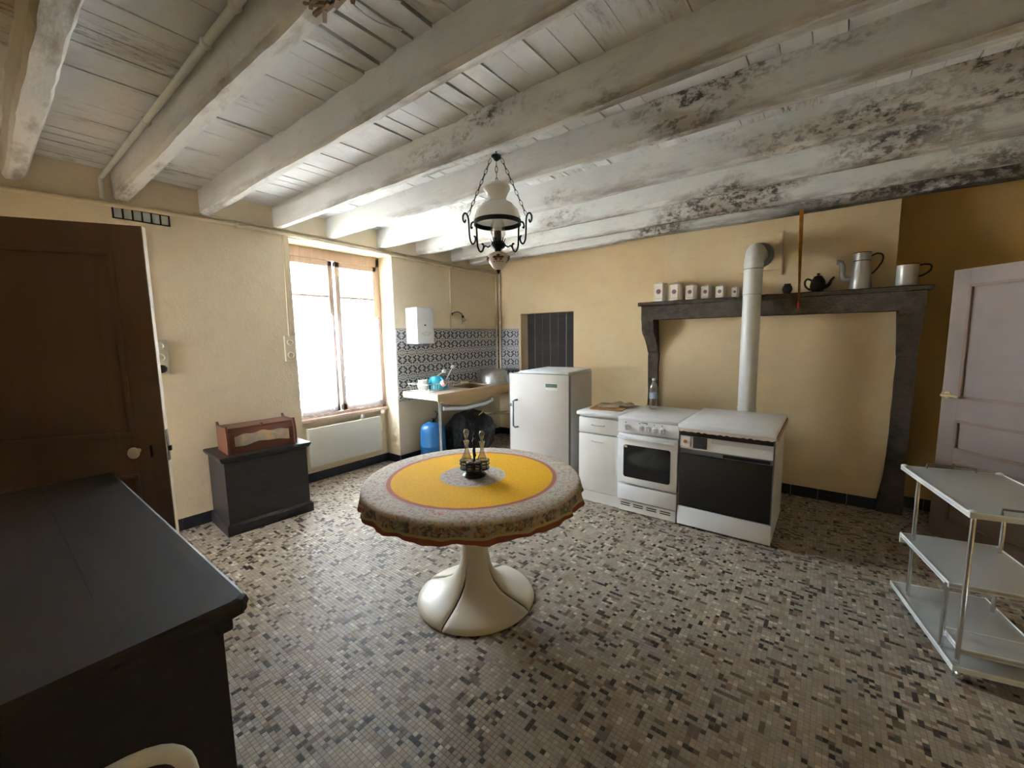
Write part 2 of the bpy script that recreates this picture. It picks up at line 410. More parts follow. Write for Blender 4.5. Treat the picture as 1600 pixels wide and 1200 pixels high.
def field(mask):
    c_x, c_y, ci = cx[mask], cy[mask], idx[mask]; n = len(c_x); h = TS/2-GAPF; b = .0005
    top = np.array([(-h+b, -h+b), (h-b, -h+b), (h-b, h-b), (-h+b, h-b)]); bot = np.array([(-h, -h), (h, -h), (h, h), (-h, h)])
    dz = rng.uniform(-.0002, .0001, n)
    V = np.zeros((n, 8, 3), np.float32)
    V[:, :4, 0] = c_x[:, None]+top[:, 0]; V[:, :4, 1] = c_y[:, None]+top[:, 1]; V[:, :4, 2] = dz[:, None]
    V[:, 4:, 0] = c_x[:, None]+bot[:, 0]; V[:, 4:, 1] = c_y[:, None]+bot[:, 1]; V[:, 4:, 2] = -.003
    tl_ = rng.uniform(-.00025, .00025, (n, 2)); V[:, :4, 2] += tl_[:, :1]*np.sign(top[:, 0])+tl_[:, 1:]*np.sign(top[:, 1])
    F = np.array([(0, 1, 2, 3), (4, 5, 1, 0), (5, 6, 2, 1), (6, 7, 3, 2), (7, 4, 0, 3)])
    A = (np.arange(n)[:, None, None]*8+F[None]).reshape(-1)
    cc = pal[ci]*rng.uniform(.90, 1.1, (n, 1)); cc = np.concatenate([cc, np.ones((n, 1))], 1)
    me = bpy.data.meshes.new('tile_field'); me.vertices.add(n*8); me.vertices.foreach_set('co', V.ravel())
    nf = n*5; me.loops.add(nf*4); me.loops.foreach_set('vertex_index', A.astype(np.int32))
    me.polygons.add(nf); me.polygons.foreach_set('loop_start', np.arange(nf, dtype=np.int32)*4)
    at_ = me.attributes.new('Col', 'FLOAT_COLOR', 'POINT'); at_.data.foreach_set('color', np.repeat(cc, 8, 0).astype(np.float32).ravel())
    me.update(); me.validate(); me.shade_flat(); me.materials.append(M_mosaic); return me
o = link('tile_field', field(valid & ~single), floor); o['kind'] = 'stuff'
tmesh = []
for c in pal:
    g = G(); h = TS/2-GAPF; g.rings([[(-h, -h, -.003), (h, -h, -.003), (h, h, -.003), (-h, h, -.003)], [(-h+.0005, -h+.0005, 0), (h-.0005, -h+.0005, 0), (h-.0005, h-.0005, 0), (-h+.0005, h-.0005, 0)]])
    me = g.mesh('tile', M_mosaic); at_ = me.attributes.new('Col', 'FLOAT_COLOR', 'POINT'); at_.data.foreach_set('color', [*c, 1]*len(me.vertices)); tmesh.append(me)
for fidx in order:
    i, j = divmod(int(fidx), ny); link('tile', tmesh[idx[i, j]], floor, (cx[i, j], cy[i, j], random.uniform(-.0004, .0003)))

# skirting of black tiles
def skirting(name, runs):
    r = struct(name)
    for (a, b, nrm) in runs:
        a, b = Vector((*a, 0)), Vector((*b, 0)); L_ = (b-a).length; n = max(1, round(L_/.2)); d = (b-a)/n; nv = Vector((*nrm, 0))*.012
        for i in range(n):
            p, q = a+d*i+d.normalized()*.0015, a+d*(i+1)-d.normalized()*.0015
            g = G(); g.rings([[p, q, q+nv, p+nv], [p+Vector((0, 0, .098)), q+Vector((0, 0, .098)), q+nv*.7+Vector((0, 0, .1)), p+nv*.7+Vector((0, 0, .1))]])
            g.build('tile', M_baset, r, False)
skirting('baseboard_left', [((XL, YF), (XL, NY0), (1, 0)), ((XN, NY0), (XN, NY1), (1, 0)), ((XN, NY1), (XL, NY1), (0, -1)), ((XL, NY1), (XL, YB), (1, 0))])
skirting('baseboard_back', [((XL, YB), (OX0, YB), (0, -1)), ((OX1, YB), (-1.52, YB), (0, -1)), ((-1.48, 4.65), (.40, 4.65), (0, -1)), ((.5, 4.87), (XR, 4.87), (0, -1))])

# ------------------------------------------------------------------ window
win = struct('window_1')
g = G(); FZ0, FZ1 = .70, 2.50
g.box(XN-.07, XN, NY0, NY0+.05, FZ0, FZ1, .004); g.box(XN-.07, XN, NY1-.05, NY1, FZ0, FZ1, .004); g.box(XN-.07, XN, NY0, NY1, FZ1-.09, FZ1+.02, .004); g.box(XN-.07, XN, NY0, NY1, FZ0-.02, FZ0+.03, .004)
g.build('frame', M_winwood, win)
g = G(); g.box(XN-.02, XN+.06, NY0, NY1, .665, .700, .006); g.build('sill', M_winwood, win)
MID = 2.520
def sash(y0, y1):
    s = G(); t = .055; x0, x1 = XN-.05, XN+.005; z0, z1 = .735, 2.405
    s.box(x0, x1, y0, y0+t, z0, z1, .006); s.box(x0, x1, y1-t, y1, z0, z1, .006); s.box(x0, x1, y0, y1, z1-.06, z1, .006); s.box(x0, x1, y0, y1, z0, z0+.08, .006)
    o = s.build('sash', M_winwood, win)
    zs = [z0+.08, 1.22, 1.60, 2.02, z1-.06]
    for z in zs[1:-1]:
        m_ = G(); m_.box(x0+.01, x1-.008, y0+t, y1-t, z-.012, z+.012, .004); m_.build('glazing_bar', M_winwood, o)
    for a, b in zip(zs, zs[1:]):
        m_ = G(); m_.box(XN-.026, XN-.022, y0+t, y1-t, a, b); m_.build('pane', M_glass, o, False)
    return o
s1 = sash(NY0+.045, MID-.016); s2 = sash(MID+.012, NY1-.045)
g = G(); g.tube([(XN+.022, MID+.036, .90), (XN+.022, MID+.036, 2.25)], .006, 8); g.cyl((XN+.005, MID+.036, 1.13), (XN+.045, MID+.036, 1.13), .009); g.tube([(XN+.045, MID+.036, 1.13), (XN+.05, MID+.038, 1.10), (XN+.05, MID+.04, 1.04)], [.009, .010, .006])
g.build('espagnolette_handle', M_silver, s2)
# net curtains on the lower panes
k = NT('net_curtain'); t = k.t; t.nodes.remove(k.p)
tl = k.n('BsdfTranslucent'); tl.inputs[0].default_value = (.90, .92, 1, 1); df = k.n('BsdfDiffuse'); df.inputs[0].default_value = (.88, .89, .95, 1); tr = k.n('BsdfTransparent')
a1 = k.n('MixShader'); a1.inputs[0].default_value = .45; k.l(tl.outputs[0], a1.inputs[1]); k.l(df.outputs[0], a1.inputs[2])
sx = k.n('SeparateXYZ'); k.l(k.oc(), sx.inputs[0])
# flower lace towards the hem: rings of voronoi cells
vo = k.n('TexVoronoi', feature='F1'); vo.inputs['Scale'].default_value = 13; k.l(k.mapv((.001, 1, 1)), vo.inputs['Vector'])
ring = k.math('COMPARE', vo.outputs['Distance'], .34); k.t.nodes[-1].inputs[2].default_value = .07
dot = k.math('LESS_THAN', vo.outputs['Distance'], .16)
low = k.ramp(sx.outputs[2], 1.12, 1.08)
lace = k.math('MULTIPLY', k.math('MAXIMUM', ring, dot), low)
open_ = k.math('MULTIPLY', low, .45)
vis_ = k.math('ADD', k.math('SUBTRACT', .62, open_), k.math('MULTIPLY', lace, .6), True)
mx = k.n('MixShader'); k.l(vis_, mx.inputs[0]); k.l(tr.outputs[0], mx.inputs[1]); k.l(a1.outputs[0], mx.inputs[2]); k.l(mx.outputs[0], k.out.inputs[0]); M_net = k.m
def curtain(y0, y1, x0, zt, zb, label):
    r = thing('net_curtain', label, 'curtain', (0, 0, 0), 0, 'lace net curtains on the window')
    N, K = 72, 30; g = G(); rows = []
    for j in range(K+1):
        row = []
        for i in range(N+1):
            y = y0+(y1-y0)*i/N; sc_ = .022*abs(math.sin(PI*i/N*5)); zbot = zb-sc_
            z = zt+(zbot-zt)*j/K
            xx = x0+.007*math.sin(i*.9)+.004*math.sin(i*.37+1)
            row.append((xx, y, z))
        rows.append(row)
    g.rings(rows, close=False, cap=False); o = g.build('net', M_net, r)
    md = o.modifiers.new('t', 'SOLIDIFY'); md.thickness = .0008
    g = G(); g.cyl((x0, y0-.01, zt-.004), (x0, y1+.01, zt-.004), .006, n=10); g.ell((x0, y0-.012, zt-.004), .009, 10, 6); g.ell((x0, y1+.012, zt-.004), .009, 10, 6); g.build('rod', M_silver, r)
curtain(NY0+.075, MID-.073, XN+.030, 1.83, .735, 'white lace net curtain on the casement beside the bread chest')
curtain(MID+.070, NY1-.075, XN+.030, 1.80, .745, 'white lace net curtain on the casement beside the sink')
# small row of glass squares above the brown door
w2 = struct('window_2'); g = G(); gy0, gy1, gz0, gz1 = .712, 1.035, 2.448, 2.532; n = 6; p = (gy1-gy0)/n
g.box(XL-.002, XL+.006, gy0, gy1, gz0, gz0+.008); g.box(XL-.002, XL+.006, gy0, gy1, gz1-.008, gz1)
for i in range(n+1): g.box(XL-.002, XL+.006, gy0+p*i-.005, gy0+p*i+.005, gz0, gz1)
g.build('frame', M_iron, w2, False)
for i in range(n): g = G(); g.box(XL-.002, XL+.003, gy0+p*i+.005, gy0+p*(i+1)-.005, gz0+.008, gz1-.008, .001); g.build('pane', M_glassblock, w2, False)

# ------------------------------------------------------------------ doors
def panel_door(root, W, H, th, mt, edge, panels, mould, stile=.10):
    """local x = width, local y = thickness; panels are (z0,z1) with recess on both faces"""
    zs = []
    g = G(); g.box(0, stile, 0, th, 0, H, .002); g.box(W-stile, W, 0, th, 0, H, .002)
    last = 0
    for (a, b) in panels: g.box(stile, W-stile, 0, th, last, a); last = b
    g.box(stile, W-stile, 0, th, last, H); g.build('door_leaf', mt, root, False)
    for (a, b) in panels:
        g = G(); g.box(stile-.002, W-stile+.002, th*.28, th*.72, a-.002, b+.002); pn = g.build('panel', mt, root, False)
        for yy in (0, th):
            g = G(); d = .018; e = .006 if yy else -.006
            y0, y1 = sorted((yy-(.012 if yy else -.012), yy+e))
            g.box(stile-.004, stile+d, y0, y1, a, b, .004); g.box(W-stile-d, W-stile+.004, y0, y1, a, b, .004); g.box(stile, W-stile, y0, y1, a-.004, a+d, .004); g.box(stile, W-stile, y0, y1, b-d, b+.004, .004)
            g.build('moulding', mould, pn)
    if edge: g = G(); g.box(W-.0005, W+.003, .001, th-.001, 0, H); g.build('edge', edge, root, False)
d1 = struct('door_1', (-3.045, -.205, 0)); d1.rotation_euler = (0, 0, math.atan2(.875, .48))
panel_door(d1, .853, 2.10, .042, M_door, M_dooredge, [(.14, .90), (1.10, 1.98)], M_door, .12)
g = G(); g.cyl((.745, -.0, 1.02), (.745, -.045, 1.02), .011); g.ell((.745, -.058, 1.02), (.024, .018, .028)); g.build('knob', M_socket, d1)
g = G(); g.box(.79, .80, -.006, .0, .98, 1.04, .002); g.box(.851, .858, .008, .036, .95, 1.11, .001); g.box(.855, .870, .014, .030, 1.0, 1.025, .001); g.build('lock', M_iron, d1, False)
d3 = struct('door_3', (1.26, 3.755, 0)); d3.rotation_euler = (0, 0, math.atan2(4.37-3.755, .705-1.26))
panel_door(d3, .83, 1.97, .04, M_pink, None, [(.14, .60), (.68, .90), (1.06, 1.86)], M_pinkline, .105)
g = G()
for s_ in (-1, 1):
    yy = -.002 if s_ < 0 else .042
    g.cyl((.79, yy, 1.075), (.79, yy+s_*.05, 1.075), .010); g.tube([(.79, yy+s_*.05, 1.075), (.74, yy+s_*.052, 1.077), (.685, yy+s_*.045, 1.072)], [.010, .011, .008]); g.cyl((.79, yy, 1.075), (.79, yy+s_*.006, 1.075), .024)
g.box(.83, .845, .012, .028, 1.06, 1.09, .002); g.build('lever_handle', M_gold, d3)
# dark plank door in the recess behind the refrigerator
d2 = struct('door_2', (0, 0, 0))
for i in range(6):
    a = OX0+(OX1-OX0-.08)*i/6; b = OX0+(OX1-OX0-.08)*(i+1)/6
    g = G(); g.box(a+.002, b-.002, YB+.175+.003*(i % 2), YB+.215, 0, OZ, .003); g.build('plank', M_dresser, d2, False)
g = G(); g.box(OX1-.08, OX1, YB+.15, YB+.215, 0, OZ, .004); g.build('jamb', M_dresser, d2, False)

# unseen hall, added beyond the open brown door to bring in extra light
g = G(); HX0, HX1, HY0, HY1 = -4.9, -2.2, -3.0, YF-.3
g.box(HX0-.2, HX0, HY0-.2, HY1, 0, 2.8); g.box(HX1, HX1+.2, HY0-.2, HY1, 0, 2.8)
g.box(HX0, -3.95, HY0-.2, HY0, 0, 2.8); g.box(-3.05, HX1, HY0-.2, HY0, 0, 2.8); g.box(-3.95, -3.05, HY0-.2, HY0, 0, 1.03); g.box(-3.95, -3.05, HY0-.2, HY0, 2.08, 2.8)
g.box(HX0-.2, HX1+.2, HY0-.2, HY1, 2.6, 2.8); g.box(HX0-.2, XL, HY1-.02, HY1, 0, 2.8); S(g.build('wall_added_hall', M_wallL, smooth=False))
g = G(); g.box(HX0, HX1, HY0, HY1, -.1, -.002); S(g.build('floor_added_hall', M_countertop, smooth=False))

# ------------------------------------------------------------------ outside: street and facade across it
g = G(); g.box(-30, XL-.6, -25, 30, -.5, -.35); g.box(XL-.6, 30, -25, YF-.3, -.5, -.35); S(g.build('ground', M_ground, smooth=False))
fac = thing('neighbouring_house', 'pale rendered house front across the street, seen through the window', 'building')
g = G(); g.box(-13, -12, -8, 16, -.35, 3.4); g.build('wall', M_ext, fac, False)
for yy in (0.5, 4.2, 7.8):
    g = G(); g.box(-12.02, -11.97, yy, yy+1.0, .6, 2.2, .01); wn = g.build('shutter', M_white2, fac, False)

# ------------------------------------------------------------------ backsplash tiles
k = NT('damask_tile'); a = None
def sdf(loc, rad, rot=0):
    global a
    v = k.mapv((rad[0], rad[1], 1), (loc[0], loc[1], 0), (0, 0, R(rot)), 'TEXTURE', ab)
    q = k.n('VectorMath', operation='LENGTH'); k.l(v, q.inputs[0]); h = k.math('LESS_THAN', q.outputs['Value'], 1.0)
    a = h if a is None else k.math('MAXIMUM', a, h)
mp = k.mapv((1/.15, 1/.15, 0)); sx = k.n('SeparateXYZ'); k.l(mp, sx.inputs[0]); cb = k.n('CombineXYZ'); k.l(k.math('ABSOLUTE', sx.outputs[0]), cb.inputs[0]); k.l(sx.outputs[1], cb.inputs[1]); ab = cb.outputs[0]
for lo, ra, ro in [((.22, .06), (.085, .15), 30), ((.35, .20), (.075, .11), -30), ((.36, -.14), (.085, .15), -22), ((.24, -.24), (.07, .10), 35), ((.12, -.36), (.095, .085), 20), ((.10, -.15), (.035, .06), 30),
                   ((.06, .30), (.04, .06), 10), ((.18, .35), (.075, .04), 30), ((.45, .42), (.05, .045), 0), ((.45, -.42), (.05, .04), 0), ((.07, .08), (.035, .06), 20), ((.32, .42), (.05, .025), 0), ((.30, -.44), (.06, .025), 0), ((0, .45), (.05, .03), 0), ((.17, .47), (.03, .02), 0)]: sdf(lo, ra, ro)
k.col(k.mix(k.math('MULTIPLY', a, .92), (.60, .58, .58), (.035, .038, .055))).set(.22); M_damask = k.m
TW = .15
g = G(); g.box(-TW/2+.001, TW/2-.001, -TW/2+.001, TW/2-.001, 0, .007, .0015, 1); tme = g.mesh('tile', M_damask)
sp = thing('tile_splashback', 'blue and white patterned tile splashback above the kitchen sink', 'splashback', (0, 0, 0))
g = G(); g.box(XL, XL+.0035, 3.115, YB-.002, .84, 1.672); g.box(XL, -3.765, YB-.0035, YB, .84, 1.672); g.build('grout', M_white2, sp, False)
mL = Matrix(((0, 0, 1), (1, 0, 0), (0, 1, 0)))      # tile x->Y, y->Z, normal->X
mB = Matrix(((1, 0, 0), (0, 0, -1), (0, 1, 0)))
ztop = 1.672
for r_i in range(6):
    zc = ztop-TW*(r_i+.5)
    flip = PI if r_i % 2 else 0
    y = YB-.006-TW/2; 
    while y-TW/2 > 3.10:
        link('tile', tme, sp, (XL+.002, y, zc), (mL.to_4x4() @ Matrix.Rotation(flip, 4, 'Z')).to_euler()); y -= TW
    # cut edge column
    x = XL+.012+TW/2
    while x+TW/2 < -3.75:
        link('tile', tme, sp, (x, YB-.002, zc), (mB.to_4x4() @ Matrix.Rotation(flip, 4, 'Z')).to_euler()); x += TW
    c_w = -3.767-(x-TW/2)
    link('tile', tme, sp, (x-TW/2+c_w/2, YB-.002, zc), (mB.to_4x4() @ Matrix.Rotation(flip, 4, 'Z')).to_euler()).scale = (c_w/TW, 1, 1)
    c_w = (y+TW/2)-3.117
    if c_w > .01: link('tile', tme, sp, (XL+.002, 3.117+c_w/2, zc), (mL.to_4x4() @ Matrix.Rotation(flip, 4, 'Z')).to_euler()).scale = (c_w/TW, 1, 1)

# ================================================================== MANTELPIECE
mant = thing('mantelpiece', 'dark stone mantelpiece with two corbels on the chimney breast', 'mantelpiece', (-.545, 4.65, 0))
def stone_run(g, x0, x1, y0, y1, z0, z1, amp=.004):
    N = 40; rg = []; ph = random.uniform(0, 90)
    for j in range(N+1):
        x = x0+(x1-x0)*j/N; q = lambda a: amp*noise.noise(Vector((x*9, ph, a)))
        rg.append([(x, y1, z0), (x, y0+q(1), z0+q(2)), (x, y0+q(3)-.0, z0+.006), (x, y0+q(4), z1-.008+q(7)), (x, y0+.01, z1+q(5)), (x, y1, z1)])
    g.rings(rg)
g = G(); stone_run(g, -1.135, 1.14, -.22, 0, 1.855, 1.892, .007); g.build('shelf', M_stone, mant, False)
g = G(); stone_run(g, -1.105, 1.105, -.195, 0, 1.705, 1.857, .004); g.build('lintel', M_stone, mant, False)
for (x0, x1, lx0, lx1) in ((-1.105, -.978, -1.072, -.962), (.955, 1.10, .975, 1.10)):
    prof = [(0, 1.71), (-.185, 1.71), (-.188, 1.68), (-.178, 1.665), (-.175, 1.60), (-.160, 1.55), (-.125, 1.515), (-.095, 1.47), (-.07, 1.41), (-.06, 1.36), (-.045, 1.345), (0, 1.34)]
    g = G(); N = 4
    rg = [[((x0 if i == 0 else x1 if i == N else x0+(x1-x0)*i/N)+(max(0, (1.6-z)/.26)*((lx0-x0)*(1-i/N)+(lx1-x1)*i/N)), y, z) for (y, z) in prof] for i in range(N+1)]
    g.rings(rg); g.build('corbel', M_stone, mant, False)
    g = G(); N = 24; rg = []; ph = random.uniform(0, 9)
    for j in range(N+1):
        z = 1.345*(1-j/N); q = lambda a: .008*noise.noise(Vector((z*5, ph, a)))
        wv = .035*max(0, (.45-z)/.45) if x0 < 0 else 0
        rg.append([(lx0+q(1)-(.045*max(0, (.5-z)/.5) if x0 > 0 else 0), 0, z), (lx0+q(2)-(.045*max(0, (.5-z)/.5) if x0 > 0 else 0), -.035+q(3), z), (lx1+q(4), -.035+q(5), z), (lx1+q(6), 0, z)])
    g.rings(rg); g.build('leg', M_stone, mant, False)

# jars on the mantel
def jar(x, w_, h, label, i):
    r = thing('storage_jar', label, 'jar', (x, 4.53, 1.893), R(-8), 'porcelain storage jars on the mantel')
    hw = w_/2; c = hw*.32
    pl = [(-hw+c, -hw*.85), (hw-c, -hw*.85), (hw, -hw*.85+c), (hw, hw*.85-c), (hw-c, hw*.85), (-hw+c, hw*.85), (-hw, hw*.85-c), (-hw, -hw*.85+c)]
    s = lambda f, z: [(p[0]*f, p[1]*f, z) for p in pl]
    g = G(); g.rings([s(.95, 0), s(1, .006), s(1, h*.76), s(.94, h*.79)]); g.build('body', M_porc, r, False)
    g = G(); g.rings([s(1.04, h*.78), s(1.05, h*.80), s(.9, h*.84), s(.3, h*.90)]); l = g.build('lid', M_porc, r, False)
    g = G(); a_ = [(q[0], 0, q[1]) for q in arc(0, h*.90, h*.07, 0, 180, 8)]; g.tube(a_, h*.018, 6); g.build('lid_handle', M_porc, l)
    g = G()
    for sx_ in (-1, 1): g.box(sx_*(hw-c)-.0015, sx_*(hw-c)+.0015, -hw*.85-.001, -hw*.85+.003, .004, h*.76)
    g.box(-hw+c, hw-c, -hw*.85-.001, -hw*.85, h*.12, h*.15)
    g.build('gold_band', M_gold, r, False)
    g = G(); g.lathe([(0, 0), (hw*.42, 0), (hw*.42, .0012), (0, .0012)], 16); o = g.build('flower_medallion', M_flower, r, False, (0, -hw*.85-.0002, h*.46), (PI/2, 0, 0))
JL = ['largest white porcelain storage jar, at the left end of the mantel', 'second largest white storage jar, next to the largest one', 'third white storage jar from the left end of the mantel', 'fourth white storage jar from the left end of the mantel', 'second smallest white storage jar, next to the smallest', 'smallest white storage jar, right beside the stovepipe']
for i, (x, w_, h) in enumerate([(-1.47, .125, .225), (-1.312, .112, .198), (-1.16, .096, .170), (-1.015, .090, .150), (-.885, .085, .135), (-.757, .060, .108)]): jar(x, w_, h, JL[i], i)
# small round dark pot
g = G(); g.lathe([(0, 0), (.022, 0), (.036, .022), (.040, .042), (.034, .066), (.024, .078), (.027, .088), (.021, .088), (.018, .074), (0, .07)], 24)
tag(g.build('small_pot', M_blade, None, True, (-.34, 4.53, 1.893)), 'small round dark pot on the mantel beside the stovepipe', 'pot')
# black teapot
r = thing('teapot', 'black teapot with spout pointing right on the mantel', 'teapot', (-.12, 4.53, 1.893))
g = G(); g.lathe([(0, 0), (.038, 0), (.050, .02), (.056, .055), (.050, .095), (.038, .118), (.030, .122), (0, .122)], 28); g.build('body', M_blade, r)
g = G(); g.lathe([(.034, .119), (.030, .132), (.010, .140), (.006, .143), (.012, .150), (.011, .158), (0, .162)], 20); g.build('lid', M_blade, r)
g = G(); g.tube(sm([(.046, 0, .035), (.075, 0, .055), (.092, 0, .095), (.112, 0, .118)]), smr([.017, .014, .010, .008]), 10); g.build('spout', M_blade, r)
g = G(); g.tube(sm([(-.044, 0, .10), (-.075, 0, .115), (-.092, 0, .09), (-.084, 0, .05), (-.05, 0, .018)]), .008, 8); g.build('handle', M_blade, r)
# tall enamel coffee pot
r = thing('coffee_pot', 'tall grey enamel coffee pot with swan-neck spout on the mantel', 'coffee pot', (.165, 4.53, 1.893))
g = G(); g.lathe([(0, 0), (.072, 0), (.074, .012), (.064, .13), (.055, .225), (.058, .230), (.058, .292), (.053, .292), (.052, .24), (0, .23)], 32); g.build('body', M_enamelgrey, r)
g = G(); g.tube(sm([(-.062, 0, .085), (-.10, 0, .085), (-.122, 0, .12), (-.122, 0, .18), (-.135, 0, .228), (-.165, 0, .235)]), smr(smr([.024, .020, .016, .014, .013, .011])), 10); g.build('spout', M_enamelgrey, r)
g = G(); g.tube(sm([(.055, 0, .26), (.09, 0, .278), (.125, 0, .262), (.125, 0, .21), (.085, 0, .14), (.063, 0, .12)]), .006, 8); g.build('handle', M_black, r)
g = G(); g.tube([(.057*math.cos(R(q)), .057*math.sin(R(q)), .228) for q in range(0, 360, 15)], .003, 6, True); g.tube([(.057*math.cos(R(q)), .057*math.sin(R(q)), .292) for q in range(0, 360, 15)], .003, 6, True); g.build('rim', M_black, r)
# wide enamel mug
r = thing('enamel_mug', 'wide grey enamel mug with dark rim at the right end of the mantel', 'mug', (.445, 4.53, 1.893))
g = G(); g.lathe([(0, 0), (.062, 0), (.066, .006), (.066, .165), (.062, .165), (.061, .02), (0, .014)], 32); g.build('body', M_enamelgrey, r)
g = G(); g.tube([(.066*math.cos(R(q)), .066*math.sin(R(q)), .166) for q in range(0, 360, 15)], .004, 6, True); g.build('rim', M_black, r)
g = G(); g.tube(sm([(.064, 0, .155), (.095, 0, .160), (.128, 0, .150), (.130, 0, .115), (.10, 0, .085), (.066, 0, .07)]), .0065, 8); g.build('handle', M_black, r)
# fly paper
r = thing('fly_paper', 'amber fly paper strip with red cap hanging in front of the mantel', 'fly paper', (-.262, 4.435, 2.585))
g = G(); rg = []
for j in range(31):
    z = -.78*j/30; a_ = j*.12; wd = .015-.003*j/30; sxx = -.0+.018*(j/30)
    rg.append([(sxx-wd*math.cos(a_*.3), -.001-.006*math.sin(a_*.3)-.006, z), (sxx+wd*math.cos(a_*.3), -.001+.004*math.sin(a_*.3)-.006, z), (sxx+wd*math.cos(a_*.3), .001+.004*math.sin(a_*.3)-.006, z), (sxx-wd*math.cos(a_*.3), .001-.006*math.sin(a_*.3)-.006, z)])
g.rings(rg); g.build('strip', M_fly, r, False)
g = G(); g.cyl((.018, -.007, -.775), (.018, -.007, -.83), .011, .012, 12); g.build('cap', M_red, r)

# ================================================================== LEFT SIDE FURNITURE
# dresser in the near corner
r = thing('sideboard', 'long dark brown sideboard in the near left foreground', 'sideboard', (-1.06, .34, 0))
g = G(); W, Dp = 1.56, .58
pts = [(0, -Dp), (-W, -Dp), (-W, 0), (-.02, 0)]+[(-.03+.03*math.cos(R(q)), -.03+.03*math.sin(R(q))) for q in (60, 30, 0)]
g.rings([[(p[0]*.995, p[1], .912) for p in pts], [(p[0], p[1], .92) for p in pts], [(p[0]+.004, p[1]+.004, .932) for p in pts], [(p[0], p[1], .945) for p in pts], [(p[0]-.008, p[1]-.008, .950) for p in pts]])
g.build('top', M_dresser, r, False)
g = G(); g.box(-W+.01, -.30, -.2285, -.2265, .9485, .9504); g.build('board_joint', M_hole, r, False)
g = G(); g.box(-W+.03, -.045, -Dp+.02, -.045, .06, .912, .003); g.box(-W+.02, -.035, -Dp+.01, -.035, 0, .07, .004); g.build('carcass', M_dresser, r, False)
g = G(); g.box(-W+.02, -.035, -.06, -.026, .862, .913, .006); g.box(-.05, -.026, -Dp+.02, -.03, .885, .913, .005); g.build('cornice', M_dresser, r, False)
for i in range(3):
    g = G(); x0 = -.09-i*.48; g.box(x0-.43, x0, -.048, -.036, .10, .62, .004); dd = g.build('door', M_dresser, r, False); g = G(); g.ell((x0-.03, -.025, .42), .013, 10, 6); g.build('knob', M_iron, dd)
    g = G(); g.box(x0-.43, x0, -.048, -.036, .65, .85, .004); dd = g.build('drawer', M_dresser, r, False); g = G(); g.ell((x0-.21, -.025, .75), .013, 10, 6); g.build('knob', M_iron, dd)
# white chair whose back peeks in at the lower left
r = thing('chair', 'white rounded chair back at the lower left edge, beside the sideboard', 'chair', (-.76, 0, 0))
g = G(); bp = [(-.155, .185, .45), (-.18, .180, .66)]+[(-.192, .175*math.copysign(abs(math.cos(R(q)))**.6, math.cos(R(q))), .70+.105*abs(math.sin(R(q)))**.8) for q in range(10, 171, 10)]+[(-.18, -.180, .66), (-.155, -.185, .45)]
g.tube(bp, .015, 10); g.build('back_frame', M_white2, r)
g = G(); g.box(-.175, .22, -.19, .19, .435, .46, .012, 3); g.build('seat', M_white2, r)
for (x, y) in ((-.155, .165), (-.155, -.165), (.19, .165), (.19, -.165)): g = G(); g.cyl((x, y, .44), (x*1.12, y*1.08, 0), .016, .012, 10); g.build('leg', M_white2, r)
for y in (-.06, .06): g = G(); g.tube([(-.16, y, .45), (-.182, y, .62), (-.192, y, .785)], .009, 8); g.build('spindle', M_white2, r)
# dark chest
r = thing('wooden_chest', 'black wooden chest with moulded lid against the window wall', 'chest', (-3.92, 1.43, 0), R(-3.2))
g = G(); g.box(-.225, .225, -.315, .315, .06, .60, .003); g.build('body', M_dark, r, False)
g = G(); g.box(-.243, .243, -.335, .335, 0, .075, .002); g.rings([[(-.243, -.335, .075), (.243, -.335, .075), (.243, .335, .075), (-.243, .335, .075)], [(-.226, -.316, .095), (.226, -.316, .095), (.226, .316, .095), (-.226, .316, .095)]]); g.build('plinth', M_dark, r, False)
g = G()
q = lambda e, z: [(-.225-e*.3, -.315-e, z), (.225+e, -.315-e, z), (.225+e, .315+e, z), (-.225-e*.3, .315+e, z)]
g.rings([q(0, .592), q(.012, .598), q(.022, .610), q(.026, .622), q(.030, .626), q(.030, .638), q(.024, .642)]); g.build('lid', M_dark, r, False)
# bread box
r = thing('bread_box', 'reddish brown wooden bread box standing on the black chest', 'bread box', (-3.885, 1.425, .643), R(-4.5))
prof = [(-.15, 0), (.145, 0), (.15, .03), (.150, .09), (.142, .16), (.128, .205), (.120, .225), (.10, .222), (.08, .212), (-.12, .212), (-.135, .225), (-.15, .235)]
for y in (-.262, .245): g = G(); g.prism([(p[0], p[1]) for p in prof], 'y', y, y+.017); g.build('side_panel', M_bread, r, False)
g = G(); g.box(-.145, .095, -.245, .245, .188, .202, .002); g.build('top', M_bread, r, False)
g = G(); g.box(-.145, .125, -.245, .245, 0, .015); g.box(-.15, -.138, -.245, .245, 0, .20); g.build('base', M_bread, r, False)
fl = G(); fl.rings([[(.125, y, .012), (.130, y, .09), (.122, y, .150), (.095, y, .192), (.083, y, .190), (.110, y, .145), (.115, y, .09), (.112, y, .012)] for y in (-.243, .243)])
fl = fl.build('flap', M_bread, r, False)
g = G(); N = 24
top = [(-.205+.41*i/N, .142+.012*math.sin(PI*i/N)**2-.006*math.cos(6*PI*i/N)) for i in range(N+1)]
bot = [(-.205+.41*i/N, .052+.020*math.sin(PI*i/N)**2+.004*math.cos(5*PI*i/N)) for i in range(N+1)]
xs = lambda z: .1335-.0*z if z < .1 else .1335-(z-.1)*.16
ol = bot+top[::-1]; g.rings([[(xs(z)+.0005, y, z) for y, z in ol], [(xs(z)+.0035, y, z) for y, z in ol]]); g.build('painted_panel', M_panelpaint, fl, False)
g = G(); g.cyl((.098, .0, .19), (.112, 0, .208), .006); g.ell((.116, 0, .213), .012, 12, 8); g.build('knob', M_bread, fl)
